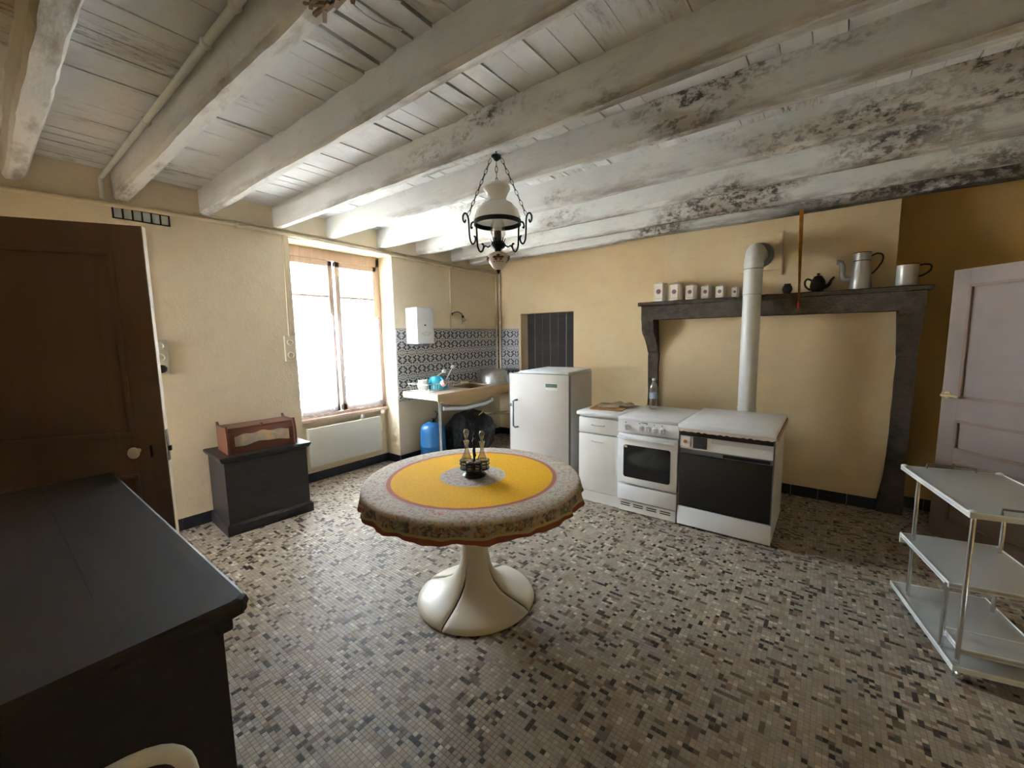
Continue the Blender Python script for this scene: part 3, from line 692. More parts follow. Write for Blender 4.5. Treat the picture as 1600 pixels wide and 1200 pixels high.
# radiator in the window niche
r = thing('panel_radiator', 'pale grey electric panel radiator under the window', 'radiator', (XN, 2.52, 0))
g = G(); g.box(.045, .095, -.45, .44, .185, .605, .006); g.build('panel', M_rad, r)
g = G(); g.box(.0, .045, -.38, .38, .22, .57); g.build('wall_bracket', M_rad, r, False)
g = G(); g.tube([(.08, .44, .55), (.085, .475, .53), (.08, .48, .44), (.06, .46, .40)], .005, 6); g.build('cable', M_pipe, r)
# thermostat and plug on the sill
g = G(); g.lathe([(0, 0), (.026, 0), (.028, .01), (.028, .035), (.022, .05), (0, .052)], 20); tag(g.build('radiator_valve', M_sock_wht, None, True, (XN+.03, 3.03, .645), (0, R(80), R(-30))), 'round white thermostat knob below the right end of the window sill', 'knob')
g = G(); g.rings([[(-.016, -.016, 0), (.016, -.016, 0), (.016, .016, 0), (-.016, .016, 0)], [(-.014, -.014, .03), (.014, -.014, .03), (.014, .014, .03), (-.014, .014, .03)], [(-.006, -.006, .055), (.006, -.006, .055), (.006, .006, .055), (-.006, .006, .055)]]); tag(g.build('plug', M_sock_wht, None, False, (XN+.075, 2.72, .608), (0, 0, R(15))), 'small white plug resting on top of the panel radiator', 'plug')
r = thing('niche_pipe', 'thin cream pipe running above the skirting under the window', 'pipe', (XN+.02, 2.5, .115))
g = G(); g.tube([(0, -.55, 0), (0, .57, -.004), (0, .585, .02), (0, .585, .50)], .008, 8); g.build('tube', M_pipe, r)

# wall pipes and cables
def pipe(name, label, pts, r, mt, clips=(), cat='pipe'):
    t_ = thing(name, label, cat, pts[0]); o0 = Vector(pts[0])
    g = G(); g.tube([Vector(p)-o0 for p in pts], r, 10); g.build('tube', mt, t_)
    for c in clips:
        g = G(); c = Vector(c)-o0; g.ell(c, (r*1.5, r*1.5, r*1.5), 10, 6); g.build('clip', mt, t_)
zc_ = [(XL+.022, YF, 2.505), (XL+.022, .9, 2.542), (XL+.022, 1.5, 2.55), (XL+.022, 1.95, 2.545), (XL+.022, 3.1, 2.525), (XL+.022, 4.0, 2.497), (XL+.022, 5.03, 2.50)]
pipe('ceiling_pipe', 'cream pipe running along the top of the window wall', zc_, .017, M_pipe, [(XL+.022, 1.5, 2.55), (XL+.022, 3.3, 2.52), (XL+.022, 4.05, 2.497)])
pipe('ceiling_cable', 'thin cream cable just above the pipe on the window wall', [(XL+.012, 1.2, 2.585), (XL+.012, 2.2, 2.585), (XL+.012, 3.4, 2.56), (XL+.012, 4.05, 2.545), (XL+.012, 5.0, 2.535)], .008, M_pipe, cat='cable')
pipe('beam_pipe', 'white pipe clipped along the splintered ceiling beam', [(XL+.05, .66, 2.56), (XL+.05, .665, 2.70), (XL+.12, .685, 2.735), (-2.6, .690, 2.735), (-1.0, .690, 2.738), (XR, .690, 2.735)], .016, M_pipewhite, [(-3.0, .690, 2.735), (-2.05, .690, 2.735), (-1.75, .69, 2.736), (-1.58, .69, 2.736)])
pipe('sink_wall_pipe', 'thin cream pipe running down the wall beside the sink wall lamp', [(XL+.014, 4.045, 2.49), (XL+.014, 4.035, 1.66)], .011, M_pipe)
pipe('corner_pipe', 'thick cream pipe standing in the room corner beside the refrigerator', [(XL+.06, YB-.03, 2.6), (XL+.06, YB-.035, .95)], .018, M_pipe, [(XL+.06, YB-.03, 2.36)])
pipe('corner_pipe', 'thin cream pipe in the room corner, left of the thick one', [(XL+.015, YB-.06, 2.52), (XL+.016, YB-.06, 1.02)], .009, M_pipe)
pipe('switch_cable', 'double cream cable running down beside the brown door to the switch plate', [(XL+.006, .862, 2.43), (XL+.006, .872, 1.57)], .005, M_pipe, cat='cable')
pipe('socket_cable', 'cream cable running down to the socket beside the window', [(XL+.008, 1.885, 2.53), (XL+.008, 1.875, 1.59)], .008, M_pipe, cat='cable')
pipe('waste_pipe', 'cream waste pipe bending along the wall under the counter', [(-3.60, 4.9, .80), (-3.60, 4.9, .48), (-3.63, 4.87, .44), (-4.10, 4.6, .40)], .02, M_pipe)
def socket(loc, h, label, rot):
    t_ = thing('socket_plate', label, 'socket', loc)
    g = G(); g.box(0, .022, -.05, .05, 0, h, .008, 3); g.build('plate', M_socket, t_)
    n_ = 3 if h > .25 else 2
    for i in range(n_):
        z = h*(i+.5)/n_
        g = G(); g.lathe([(0, 0), (.030, 0), (.032, .008), (.026, .014), (.022, .006), (0, .006)], 20); s_ = g.build('socket_ring', M_socket if not (i == 0 and n_ == 3) else M_hole, t_, True, (.021, 0, z), (0, PI/2, 0))
        g = G()
        for q in (-1, 1): g.cyl((0, q*.009, z), (.031, q*.009, z), .0028, n=6)
        g.build('pin_hole', M_hole, t_)
socket((XL, .885, 1.295), .27, 'cream triple socket plate beside the brown door', 0)
socket((XL, 1.872, 1.345), .245, 'cream double socket plate beside the window', 0)

# ================================================================== SINK CORNER
r = thing('sink_counter', 'beige sink counter on a metal leg beside the window', 'counter', (-3.85, 4.1, 0))
CX0, CX1, CY0, CY1 = XL+3.85+.009, .315, -.925, YB-4.1-.009
g = G(); SX0, SX1, SY0, SY1 = -.20, .22, -.28, .16
g.box(CX0, SX0, CY0, CY1, .825, .90, .006); g.box(SX1, CX1, CY0, CY1, .825, .90, .006); g.box(SX0, SX1, CY0, SY0, .825, .90, .006); g.box(SX0, SX1, SY1, CY1, .825, .90, .006); g.build('worktop', M_countertop, r, False)
g = G(); g.box(CX1, CX1+.012, CY0, CY1, .815, .903, .003); g.build('front_edge', M_counter, r, False)
g = G(); g.box(SX0, SX1, SY0, SY1, .73, .742); g.box(SX0, SX0+.01, SY0, SY1, .73, .89); g.box(SX1-.01, SX1, SY0, SY1, .73, .89); g.box(SX0, SX1, SY0, SY0+.01, .73, .89); g.box(SX0, SX1, SY1-.01, SY1, .73, .89); g.build('basin', M_counter, r, False)
g = G(); g.rings([[(.25, -.86, .825), (.25, .80, .825), (.25, .70, .80), (.25, -.55, .72), (.25, -.80, .78)], [(.30, -.86, .825), (.30, .80, .825), (.30, .70, .80), (.30, -.55, .72), (.30, -.80, .78)]]); g.build('apron', M_counter, r, False)
g = G(); g.cyl((.27, -.85, .825), (.27, -.85, 0), .018, n=16); g.cyl((.27, -.85, .012), (.27, -.85, 0), .028); g.build('leg', M_chrome, r)
g = G(); g.tube([(.1, .3, .735), (.1, .3, .66), (.06, .20, .62), (.0, -.15, .60), (-.1, -.45, .63)], .028, 10); g.build('drain_pipe', M_sock_wht, r)
# dish rack
r = thing('dish_rack', 'white wire dish rack on the sink counter', 'dish rack', (-3.93, 3.45, .90), R(4))
g = G()
def loop(g, x0, x1, y0, y1, z, rr): g.tube([(x0, y0, z), (x1, y0, z), (x1, y1, z), (x0, y1, z)], rr, 6, True)
loop(g, -.17, .17, -.235, .235, .095, .0055); loop(g, -.15, .15, -.20, .20, .008, .005); g.build('frame', M_sock_wht, r)
g = G()
for i in range(11):
    y = -.20+.04*i; g.tube([(-.17, y*1.15, .095), (-.15, y, .008), (.15, y, .008), (.17, y*1.15, .095)], 0.003, 5)
g.build('wires', M_sock_wht, r)
# crockery in the rack
r = thing('mug', 'white mug standing in the dish rack', 'mug', (-3.91, 3.292, .918), R(10)); g = G(); g.lathe([(0, 0), (.045, 0), (.052, .01), (.056, .125), (.052, .125), (.048, .015), (0, .01)], 24); g.build('body', M_sock_wht, r)
g = G(); g.tube([(.0, -.054, .10), (.0, -.085, .095), (.0, -.088, .05), (.0, -.052, .03)], .007, 8); g.build('handle', M_sock_wht, r)
r = thing('plastic_jug', 'teal plastic jug lying upturned in the dish rack', 'jug', (-3.88, 3.50, .918), R(18))
g = G(); g.lathe([(.118, 0), (.126, .0), (.122, .05), (.104, .12), (.08, .155), (0, .164)], 28); g.build('bowl', M_teal, r)
g = G(); g.tube([(.10, -.05, .02), (.14, -.08, .05), (.12, -.07, .12), (.06, -.03, .14)], .012, 8); g.build('handle', M_teal, r)
g = G(); g.lathe([(0, 0), (.036, 0), (.040, .02), (.036, .05), (0, .056)], 18); tag(g.build('pink_cup', M_pinkp, None, True, (-3.735, 3.44, .985), (0, R(60), R(20))), 'small pink cup leaning on the teal jug', 'cup')
for (p0, p1, lb) in (((-3.86, 3.50, 1.085), (-3.84, 3.57, 1.125), 'white ladle resting across the teal jug'), ((-3.98, 3.70, .95), (-3.93, 3.80, 1.14), 'white spoon standing at the right end of the dish rack')):
    r = thing('kitchen_spoon', lb, 'spoon', p0); a_, b_ = Vector((0, 0, 0)), Vector(p1)-Vector(p0)
    g = G(); g.tube([a_-b_*.15, a_, b_], .007, 8); g.build('shaft', M_sock_wht, r); g = G(); g.ell(b_*1.15, (.024, .034, .026), 14, 8); g.build('bowl', M_sock_wht, r)
g = G(); g.lathe([(0, 0), (.03, 0), (.055, .04), (.06, .07), (.057, .07), (.05, .04), (0, .008)], 22); tag(g.build('glass_bowl', M_clear, None, True, (-4.04, 3.86, .902)), 'small clear glass bowl behind the dish rack', 'bowl')
g = G(); g.box(-.05, .05, -.035, .035, 0, .035, .008, 3); tag(g.build('sponge', M_sponge, None, True, (-4.09, 4.20, .902), (0, 0, R(70))), 'yellow sponge at the back of the sink counter', 'sponge')
r = thing('washing_up_basin', 'upturned aluminium basin on the counter in the room corner', 'basin', (-3.84, 4.53, .902))
g = G(); g.lathe([(.245, 0), (.25, .0), (.25, .012), (.232, .016), (.225, .09), (.20, .155), (.15, .185), (0, .192)], 40); g.build('bowl', M_alu, r)
# water heater
r = thing('water_heater', 'white wall-mounted gas water heater above the sink', 'water heater', (XL, 3.40, 1.478))
g = G(); g.box(.0095, .23, -.135, .13, 0, .44, .012, 3); g.build('casing', M_white, r)
g = G(); g.box(.2285, .2325, -.022, .002, .218, .235, .001); g.build('sight_window', M_hole, r, False)
g = G(); g.tube([(.231, -.07+.15*i/12, .135-.035*math.sin(PI*i/12)) for i in range(13)], .0015, 5); g.tube([(.231, -.055+.13*i/12, .130+.008*math.sin(PI*i/12)) for i in range(13)], .0012, 5); g.build('logo_arc', M_silver, r)
g = G(); g.box(.02, .19, -.02, .09, -.03, .0); g.build('bottom_fitting', M_silver, r, False)
# wall lamp
r = thing('wall_lamp', 'small wall lamp with curved arm and glass tulip above the sink', 'wall lamp', (XL, 4.06, 1.87))
g = G(); g.lathe([(0, 0), (.022, 0), (.018, .012), (0, .014)], 16); g.build('wall_plate', M_iron, r, True, (0, 0, 0), (0, PI/2, 0))
g = G(); g.tube([(.01, 0, 0), (.03, .04, .025), (.05, .09, .03), (.065, .135, .005), (.07, .155, -.03)], .006, 8); g.ell((.07, .155, -.035), (.018, .018, .022), 12, 8); g.build('arm', M_iron, r)
g = G(); g.lathe([(.016, 0), (.028, -.02), (.034, -.05), (.055, -.085), (.052, -.086), (.030, -.05), (.012, -.002)], 20); g.build('glass_tulip', M_clear, r, True, (.07, .155, -.04), (R(28), 0, 0))
g = G(); g.ell((.07, .165, -.07), (.014, .014, .024), 12, 8); g.build('bulb', M_opal, r)
# gas bottle
r = thing('gas_bottle', 'blue gas bottle under the sink counter', 'gas bottle', (-3.87, 3.385, 0))
g = G(); g.lathe([(0, 0), (.12, 0), (.13, .02), (.15, .03), (.155, .05), (.155, .215), (.157, .218), (.157, .228), (.155, .232), (.155, .40), (.145, .45), (.11, .49), (.06, .51), (0, .515)], 40); g.build('cylinder', M_gas, r)
g = G(); g.lathe([(.03, .505), (.034, .53), (.025, .545), (.018, .56), (0, .56)], 16); g.cyl((0, 0, .545), (.05, .02, .56), .012); g.tube([(.05, .02, .56), (.03, .06, .61), (-.03, .08, .63)], .007, 8); g.build('valve', M_iron, r)
# bin bag
g = G(); bmesh.ops.create_icosphere(g.b, subdivisions=5, radius=1)
for v in g.b.verts:
    p = v.co.copy(); a_ = math.atan2(p.y, p.x)
    k_ = 1+.10*noise.noise(p*2.1)+.05*noise.noise(p*6)+.035*abs(math.sin(a_*7+p.z*2))*max(0, p.z)
    zz = max(-.78, p.z)
    v.co = Vector((p.x*.27*k_, p.y*.42*k_, (zz+.78)/1.78*.57*(1+.06*noise.noise(p*3)) if p.z > -.78 else 0))
r = thing('bin_bag', 'full black bin bag slumped under the sink counter', 'bag', (-3.80, 3.98, 0)); g.build('sack', M_bag, r)
g = G(); g.tube([(.22, -.06, .54), (.235, -.01, .57), (.22, .03, .60), (.225, .07, .63)], [.006, .010, .005, .010], 6); g.build('tie', mat('yellow_tie', (.55, .38, .05), .5), r)

# ================================================================== REFRIGERATOR
FR = math.atan2(.075, .66)
r = thing('refrigerator', 'grey white low refrigerator standing before the dark doorway', 'refrigerator', (-2.335, 3.715, 0), FR)
hw, hd = .335, .315
g = G(); g.box(-hw, hw, -hd+.045, hd, .05, 1.17, .006); g.build('body', M_fridge, r)
g = G(); g.box(-hw, hw, -hd, -hd+.042, .10, 1.175, .008, 3); dr = g.build('door', M_fridge, r)
g = G(); g.box(-hw-.001, hw+.001, -hd-.001, -hd+.004, 1.172, 1.178); g.box(-hw-.002, -hw+.004, -hd-.002, -hd+.004, .10, 1.178); g.box(hw-.005, hw+.001, -hd+.002, -hd+.045, .10, 1.17); g.build('chrome_trim', M_silver, dr, False)
g = G(); g.tube([(-hw+.095, -hd, .90), (-hw+.085, -hd-.035, .90), (-hw+.065, -hd-.038, .89), (-hw+.065, -hd-.038, .63), (-hw+.085, -hd-.035, .615), (-hw+.10, -hd, .615)], .010, 8); g.box(-hw+.025, -hw+.06, -hd-.045, -hd-.02, .835, .862, .004); g.build('handle', M_silver, dr)
g = G(); g.box(.085, .215, -hd-.004, -hd, 1.015, 1.085, .002); bd = g.build('badge', M_white2, dr, False); g = G(); g.box(.088, .212, -hd-.0055, -hd-.0035, 1.046, 1.082); g.build('badge_band', M_greenbadge, bd, False)
g = G(); g.box(-hw+.13, hw-.005, -hd+.0, hd, 1.178, 1.200, .006); g.build('top_cover', M_white, r)
g = G(); g.box(-hw+.03, hw-.03, -hd+.08, hd-.03, 0, .05); g.build('plinth', M_black, r, False)

# ================================================================== BASE CABINET
r = thing('base_cabinet', 'white kitchen base cabinet with one drawer beside the refrigerator', 'cabinet', (-1.635, 3.40, 0))
g = G(); g.box(-.20, .20, .02, .52, .10, .815); g.box(-.20, .20, .0, .50, 0, .10); g.build('body', M_white2, r, False)
g = G(); g.box(-.198, .200, -.006, .018, .655, .795, .004); dw = g.build('drawer', M_white2, r)
g = G(); g.box(-.198, .200, -.006, .018, .105, .645, .004); do = g.build('door', M_white2, r)
def bow(z): q = G(); q.tube([(-.06, -.006, z), (-.058, -.026, z), (0, -.032, z), (.058, -.026, z), (.06, -.006, z)], .004, 8); return q
bow(.735).build('handle', M_alu, dw); bow(.585).build('handle', M_alu, do)
g = G(); g.box(-.215, .205, -.03, .55, .818, .855, .012, 3); g.build('worktop', M_white, r)
r = thing('serving_tray', 'orange wooden board lying on the base cabinet', 'board', (-1.65, 3.70, .856), R(8)); g = G(); pts = [(p[0]*.155, p[1]*.20) for p in [(-1, -.85), (-.85, -1), (.85, -1), (1, -.85), (1, .85), (.85, 1), (-.85, 1), (-1, .85)]]
g.prism(pts, 'z', 0, .008); g.build('board', M_orangetray, r, False)
for i, (x, y, a_, lb) in enumerate(((-1.66, 3.66, 20, 'flat printed booklet lying on the orange board'), (-1.58, 3.80, -12, 'crumpled printed packet lying behind the booklet'))):
    g = G(); N = 8; rg = []
    for j in range(N+1):
        u_1 = -.10+.20*j/N; zz = .004+(.010 if i else .004)*(1+math.sin(j*1.3)); rg.append([(u_1, -.065, .001), (u_1, .065, .001), (u_1, .065, zz+.006), (u_1, -.065, zz)])
    g.rings(rg); tag(g.build('booklet' if i == 0 else 'paper_packet', M_paper, None, False, (x, y, .866), (0, 0, R(a_))), lb, 'paper')

# ================================================================== COOKER
r = thing('cooker', 'white freestanding gas cooker with closed lid and oven window', 'cooker', (-1.174, 3.36, 0))
hw = .255
g = G(); g.box(-hw, hw, .03, .64, .03, .82); g.build('body', M_white, r, False)
g = G(); g.box(-hw, hw, -.005, .66, .822, .852, .008, 3); g.build('lid', M_white, r)
pn = G(); pn.rings([[(x, -.005, .715), (x, .0, .822), (x, .04, .822), (x, .04, .715)] for x in (-hw, hw)]); pn = pn.build('control_panel', M_white, r, False)
for x in (-.175, -.055, .005, .065, .125):
    g = G(); g.lathe([(0, 0), (.025, 0), (.024, .010), (.019, .032), (0, .034)], 20); kn = g.build('knob', M_white, pn, True, (x, -.003, .762), (PI/2, 0, 0)); 
    g = G(); g.box(-.004, .004, -.020, .020, .028, .040, .001); g.build('grip', M_white, kn, False)
g = G()
for x in (-.185, -.065, -.003, .058, .122): g.box(x-.0035, x+.0035, -.0055, .0, .800, .806)
g.box(-.05, .0, -.0055, 0, .809, .813); g.build('printed_mark', M_hole, pn, False)
od = G(); od.box(-hw+.004, hw-.004, -.012, .028, .265, .705, .005); od = od.build('oven_door', M_white, r)
pts = [(p[0], p[1]) for p in arc(.178, .59, .02, 0, 90, 4)+arc(-.178, .59, .02, 90, 180, 4)+arc(-.178, .345, .02, 180, 270, 4)+arc(.178, .345, .02, 270, 360, 4)]
g = G(); g.prism(pts, 'y', -.0145, -.011); g.build('window', M_ovenglass, od, False)
g = G(); g.box(-.19, -.165, -.016, -.0143, .585, .603); g.build('energy_label', M_gold, od, False)
g = G(); g.box(-hw+.01, hw-.01, -.048, -.028, .665, .690, .007, 3); g.box(-hw+.02, -hw+.05, -.03, -.01, .668, .687); g.box(hw-.05, hw-.02, -.03, -.01, .668, .687); g.build('handle', M_white, od)
g = G(); g.box(-hw+.004, hw-.004, -.008, .028, .115, .250, .004); g.build('drawer', M_white, r)
g = G(); g.box(-hw+.008, hw-.008, .004, .03, .01, .105, .002); kp = g.build('kick_plate', M_white2, r, False)
g = G()
for i in range(4):
    x0 = -.225+i*.115
    for z in (.062, .080): g.box(x0, x0+.085, .002, .006, z-.004, z+.004)
g.build('vent_slot', M_hole, kp, False)
# water bottle
r = thing('water_bottle', 'clear plastic water bottle standing on the cooker lid', 'bottle', (-1.29, 3.84, .853))
pr = [(0, .003), (.030, 0), (.036, .008)]
for i in range(6): pr += [(.038, .02+i*.026), (.0345, .030+i*.026)]
pr += [(.038, .18), (.034, .21), (.018, .245), (.0135, .255), (.0135, .272)]
g = G(); g.lathe(pr, 28); g.build('body', M_plastic, r)
g = G(); g.cyl((0, 0, .268), (0, 0, .288), .0155, .0145, 16); g.build('cap', M_sock_wht, r)
g = G(); g.lathe([(.0383, .10), (.0383, .155)], 28); o = g.build('label', mat('pale_blue_label', (.45, .55, .72), .4), r)
# ================================================================== HEATING STOVE
r = thing('oil_stove', 'white heating stove with large dark glass front and tall flue', 'stove', (-.59, 3.36, 0))
hw = .325
g = G(); g.box(-hw, hw, .02, .74, .02, .80); g.build('body', M_white2, r, False)
g = G(); g.box(-hw, hw, .0, .03, .015, .17, .003); g.build('base_panel', M_white, r)
g = G(); g.box(-hw+.008, hw-.008, -.004, .02, .175, .612, .003); fd = g.build('glass_front', M_brownglass, r)
g = G(); g.box(-hw+.004, -hw+.010, -.006, .02, .17, .66); g.box(hw-.010, hw-.004, -.006, .02, .17, .79); g.build('side_trim', M_silver, r, False)
g = G(); g.box(-hw+.008, hw-.012, -.012, .02, .612, .648, .004); g.build('top_rail', M_silver, r, False)
g = G(); g.box(-.005, hw-.025, -.018, -.004, .618, .644, .004); g.build('handle_recess', M_black, r, False)
g = G(); g.box(-hw+.008, hw-.012, .0, .02, .648, .760); g.build('upper_panel', M_white2, r, False)
g = G(); g.box(-hw+.012, -hw+.085, -.006, .002, .668, .742, .002); ig = g.build('igniter_plate', M_white, r, False)
g = G(); g.lathe([(0, 0), (.014, 0), (.013, .006), (0, .007)], 18); g.build('orange_button', M_orange, ig, True, (-hw+.048, -.006, .705), (PI/2, 0, 0))
g = G(); g.box(-hw+.105, -hw+.205, -.004, .002, .660, .748); gr = g.build('grille', M_hole, r, False)
for i in range(9): g = G(); g.box(-hw+.107, -hw+.203, -.008, -.002, .664+i*.0092, .668+i*.0092); g.build('slat', M_silver, gr, False)
g = G(); g.box(-.09, hw-.02, -.004, .002, .715, .755); g.build('grey_strip', M_fridge, r, False)
g = G(); g.box(-hw+.008, hw-.012, -.006, .01, .752, .800); g.build('brown_band', M_dresser, r, False)
g = G(); g.box(-hw, hw+.005, -.045, .79, .818, .853, .006, 3); lid = g.build('lid', M_white, r)
for i in range(3):
    x0 = -.10+i*.075
    g = G(); g.box(x0, x0+.070, .52, .70, .8535, .8555); g.build('inset_plate', M_white, lid, False)
g = G(); N = 30; rg = []
for i in range(N+1): x = -hw+2*hw*i/N; rg.append([(x, -.034, .818), (x, -.042-.004*abs(math.sin(i*1.1)), .818), (x, -.044, .801-.010*abs(math.sin(PI*i/N*13))), (x, -.038, .801-.010*abs(math.sin(PI*i/N*13)))])
g.rings(rg); g.build('scalloped_trim', M_scallop, r, False)
g = G(); N = 24; rg = []
for i in range(N+1): y = -.042+.825*i/N; rg.append([(hw+.004, y, .824), (hw+.014, y, .830-.004*math.sin(i*2)), (hw+.016, y, .802-.012*abs(math.sin(PI*i/N*11))), (hw+.008, y, .802)])
g.rings(rg); g.build('lace_trim', M_lace_edge, r, False)
for i in range(4): g = G(); x_, y_ = ((-.29, .06), (.29, .06), (-.29, .70), (.29, .70))[i]; g.cyl((x_, y_, 0), (x_, y_, .022), .02, n=12); g.build('foot', M_black, r)
# flue
r = thing('stove_flue', 'white enamelled stove pipe rising past the mantel into the chimney breast', 'flue', (-.583, 4.29, 0))
R_ = .073
M_flue = mat('flue_enamel', (.78, .78, .77), .28, 0, .05)
g = G(); g.tube([(0, .0, .10), (0, 0, .80), (0, 0, 1.50), (0, 0, 1.892)], R_, 28); g.build('lower_pipe', M_flue, r)
g = G(); g.tube([(0, 0, 1.885), (0, 0, 2.115)], R_+.002, 28); g.build('upper_pipe', M_flue, r)
g = G(); pts = []; rr = []
for i in range(25):
    a_ = PI/2*i/24; pts.append((0, .14*(1-math.cos(a_)), 2.105+.17*math.sin(a_))); rr.append(R_+.0025+(.0028 if i % 4 < 2 else -.001)*(1 if 2 < i < 22 else 0))
pts.append((0, .352, 2.275)); rr.append(R_); g.tube(pts, rr, 28); g.build('elbow', M_flue, r)
for (z0, z1, rr_, mt_) in ((2.106, 2.112, R_+.0045, M_silver), (1.886, 1.889, R_+.004, M_silver), (.845, .875, R_+.003, M_flue)): g = G(); g.tube([(0, 0, z0), (0, 0, z1)], rr_, 28); g.build('joint_ring', mt_, r)
g = G(); g.lathe([(R_, 0), (R_+.045, .0), (R_+.04, -.010), (R_+.004, -.016), (R_, -.016)], 32); g.build('wall_rosette', M_silver, r, True, (0, .345, 2.275), (-PI/2, 0, 0))
g = G(); g.tube([(0, -.10, .32), (0, -.19, .32)], R_, 24); g.build('stub_pipe', M_flue, r)

# ================================================================== TABLE
TX, TY, TZ = -1.61, 1.70, .75
r = thing('pedestal_table', 'round table with an ivory trumpet-shaped pedestal foot', 'table', (TX, TY, 0))
g = G(); g.lathe([(0, .705), (.55, .705), (.60, .715), (.608, .73), (.600, .7445), (0, .7445)], 64); g.build('tabletop', M_tableplastic, r)
pf = [(.345, .0), (.348, .006), (.345, .016), (.325, .030), (.28, .046), (.22, .068), (.165, .098), (.125, .138), (.098, .19), (.082, .26), (.0725, .34), (.067, .43), (.064, .52), (.066, .60), (.085, .67), (.16, .705)]
g = G(); g.lathe(pf[9:], 48); g.build('stem', M_tableplastic, r)
aa = math.atan2(1.386-TY, -1.552-TX)
for i in range(4):
    a0 = aa+PI/2*i; N = 20; g = G(); rg = []
    for (rad, z) in pf[:11]:
        gp = .0045 if z < .15 else max(0, .0045-(z-.15)*.09)
        da = math.asin(min(.5, gp/rad)) if rad > 0 else 0
        ring_ = []
        for j in range(N+1):
            t_ = j/N; a_ = a0+da+(PI/2-2*da)*t_
            e = min(t_, 1-t_)*PI/2*rad; dr_ = .006*math.exp(-(e/.012)**2)*(1 if z < .2 else 0)
            ring_.append((rad*math.cos(a_), rad*math.sin(a_), max(0, z-dr_)))
        rg.append(ring_)
    g.rings(rg, close=False, cap=False); o = g.build('base_petal', M_tableplastic, r)
    md = o.modifiers.new('t', 'SOLIDIFY'); md.thickness = .006; md.offset = -1
g = G(); g.lathe([(0, .001), (.33, .001), (.30, .02), (.20, .05), (.12, .10), (.08, .16), (.06, .3), (0, .3)], 32); g.build('core', M_hole, r)
# cloth
k = NT('provence_cloth'); sx = k.n('SeparateXYZ'); k.l(k.oc(), sx.inputs[0])
ln = k.n('VectorMath', operation='LENGTH'); k.l(k.mapv((1, 1, 0)), ln.inputs[0]); rad = ln.outputs['Value']
def floral(scale, ground, cols, cov=.52):
    c0 = ground
    for i_, cc_ in enumerate(cols):
        m_ = k.ramp(k.noise(scale*(1+.13*i_), 4, k.mapv((1, 1, 1), (3.7*i_, 1.9*i_, .6*i_)), .6, .8), cov, cov+.05)
        c0 = k.mix(k.math('MULTIPLY', m_, .85), c0, cc_)
    return c0
fl_ = floral(34, (.62, .56, .49), [(.46, .40, .34), (.34, .34, .38), (.50, .17, .15), (.60, .56, .52), (.56, .42, .24), (.36, .33, .26)], .56)
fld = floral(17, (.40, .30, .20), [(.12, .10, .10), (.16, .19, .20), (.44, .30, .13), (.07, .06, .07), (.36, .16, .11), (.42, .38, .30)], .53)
dots = k.n('TexVoronoi'); dots.inputs['Scale'].default_value = 85; dots.inputs['Randomness'].default_value = .35; k.l(k.mapv((1, 1, 0)), dots.inputs['Vector'])
yel = k.mix(k.math('MULTIPLY', k.math('LESS_THAN', dots.outputs['Distance'], .22), .75), (.86, .46, .008), (.42, .20, .02))
c_ = k.mix(k.math('GREATER_THAN', rad, .182), fl_, (.60, .54, .48))
c_ = k.mix(k.math('GREATER_THAN', rad, .19), c_, yel)
c_ = k.mix(k.math('GREATER_THAN', rad, .462), c_, (.48, .18, .12))
c_ = k.mix(k.math('GREATER_THAN', rad, .485), c_, (.58, .40, .38))
c_ = k.mix(k.math('GREATER_THAN', rad, .495), c_, fl_)
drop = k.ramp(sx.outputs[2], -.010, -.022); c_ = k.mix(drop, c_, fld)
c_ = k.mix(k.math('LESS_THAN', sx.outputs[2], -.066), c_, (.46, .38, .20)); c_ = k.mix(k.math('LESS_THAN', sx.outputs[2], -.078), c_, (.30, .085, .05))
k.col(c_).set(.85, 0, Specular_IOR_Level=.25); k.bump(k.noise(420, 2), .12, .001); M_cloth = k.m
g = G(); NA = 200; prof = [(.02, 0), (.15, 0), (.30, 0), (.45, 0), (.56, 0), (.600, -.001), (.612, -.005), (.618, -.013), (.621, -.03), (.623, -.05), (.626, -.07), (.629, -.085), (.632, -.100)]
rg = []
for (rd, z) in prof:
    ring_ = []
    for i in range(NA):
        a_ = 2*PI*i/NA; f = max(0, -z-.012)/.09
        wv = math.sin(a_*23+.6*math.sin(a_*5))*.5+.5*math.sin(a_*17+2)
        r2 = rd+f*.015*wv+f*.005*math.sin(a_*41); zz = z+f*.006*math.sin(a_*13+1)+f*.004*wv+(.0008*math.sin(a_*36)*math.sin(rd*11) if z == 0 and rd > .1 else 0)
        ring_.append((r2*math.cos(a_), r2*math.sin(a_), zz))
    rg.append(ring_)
g.rings([[(0, 0, 0)]*NA]+rg, cap=False); o = g.build('tablecloth', M_cloth, None, True, (TX, TY, TZ)); tag(o, 'round yellow tablecloth with floral border on the pedestal table', 'tablecloth')
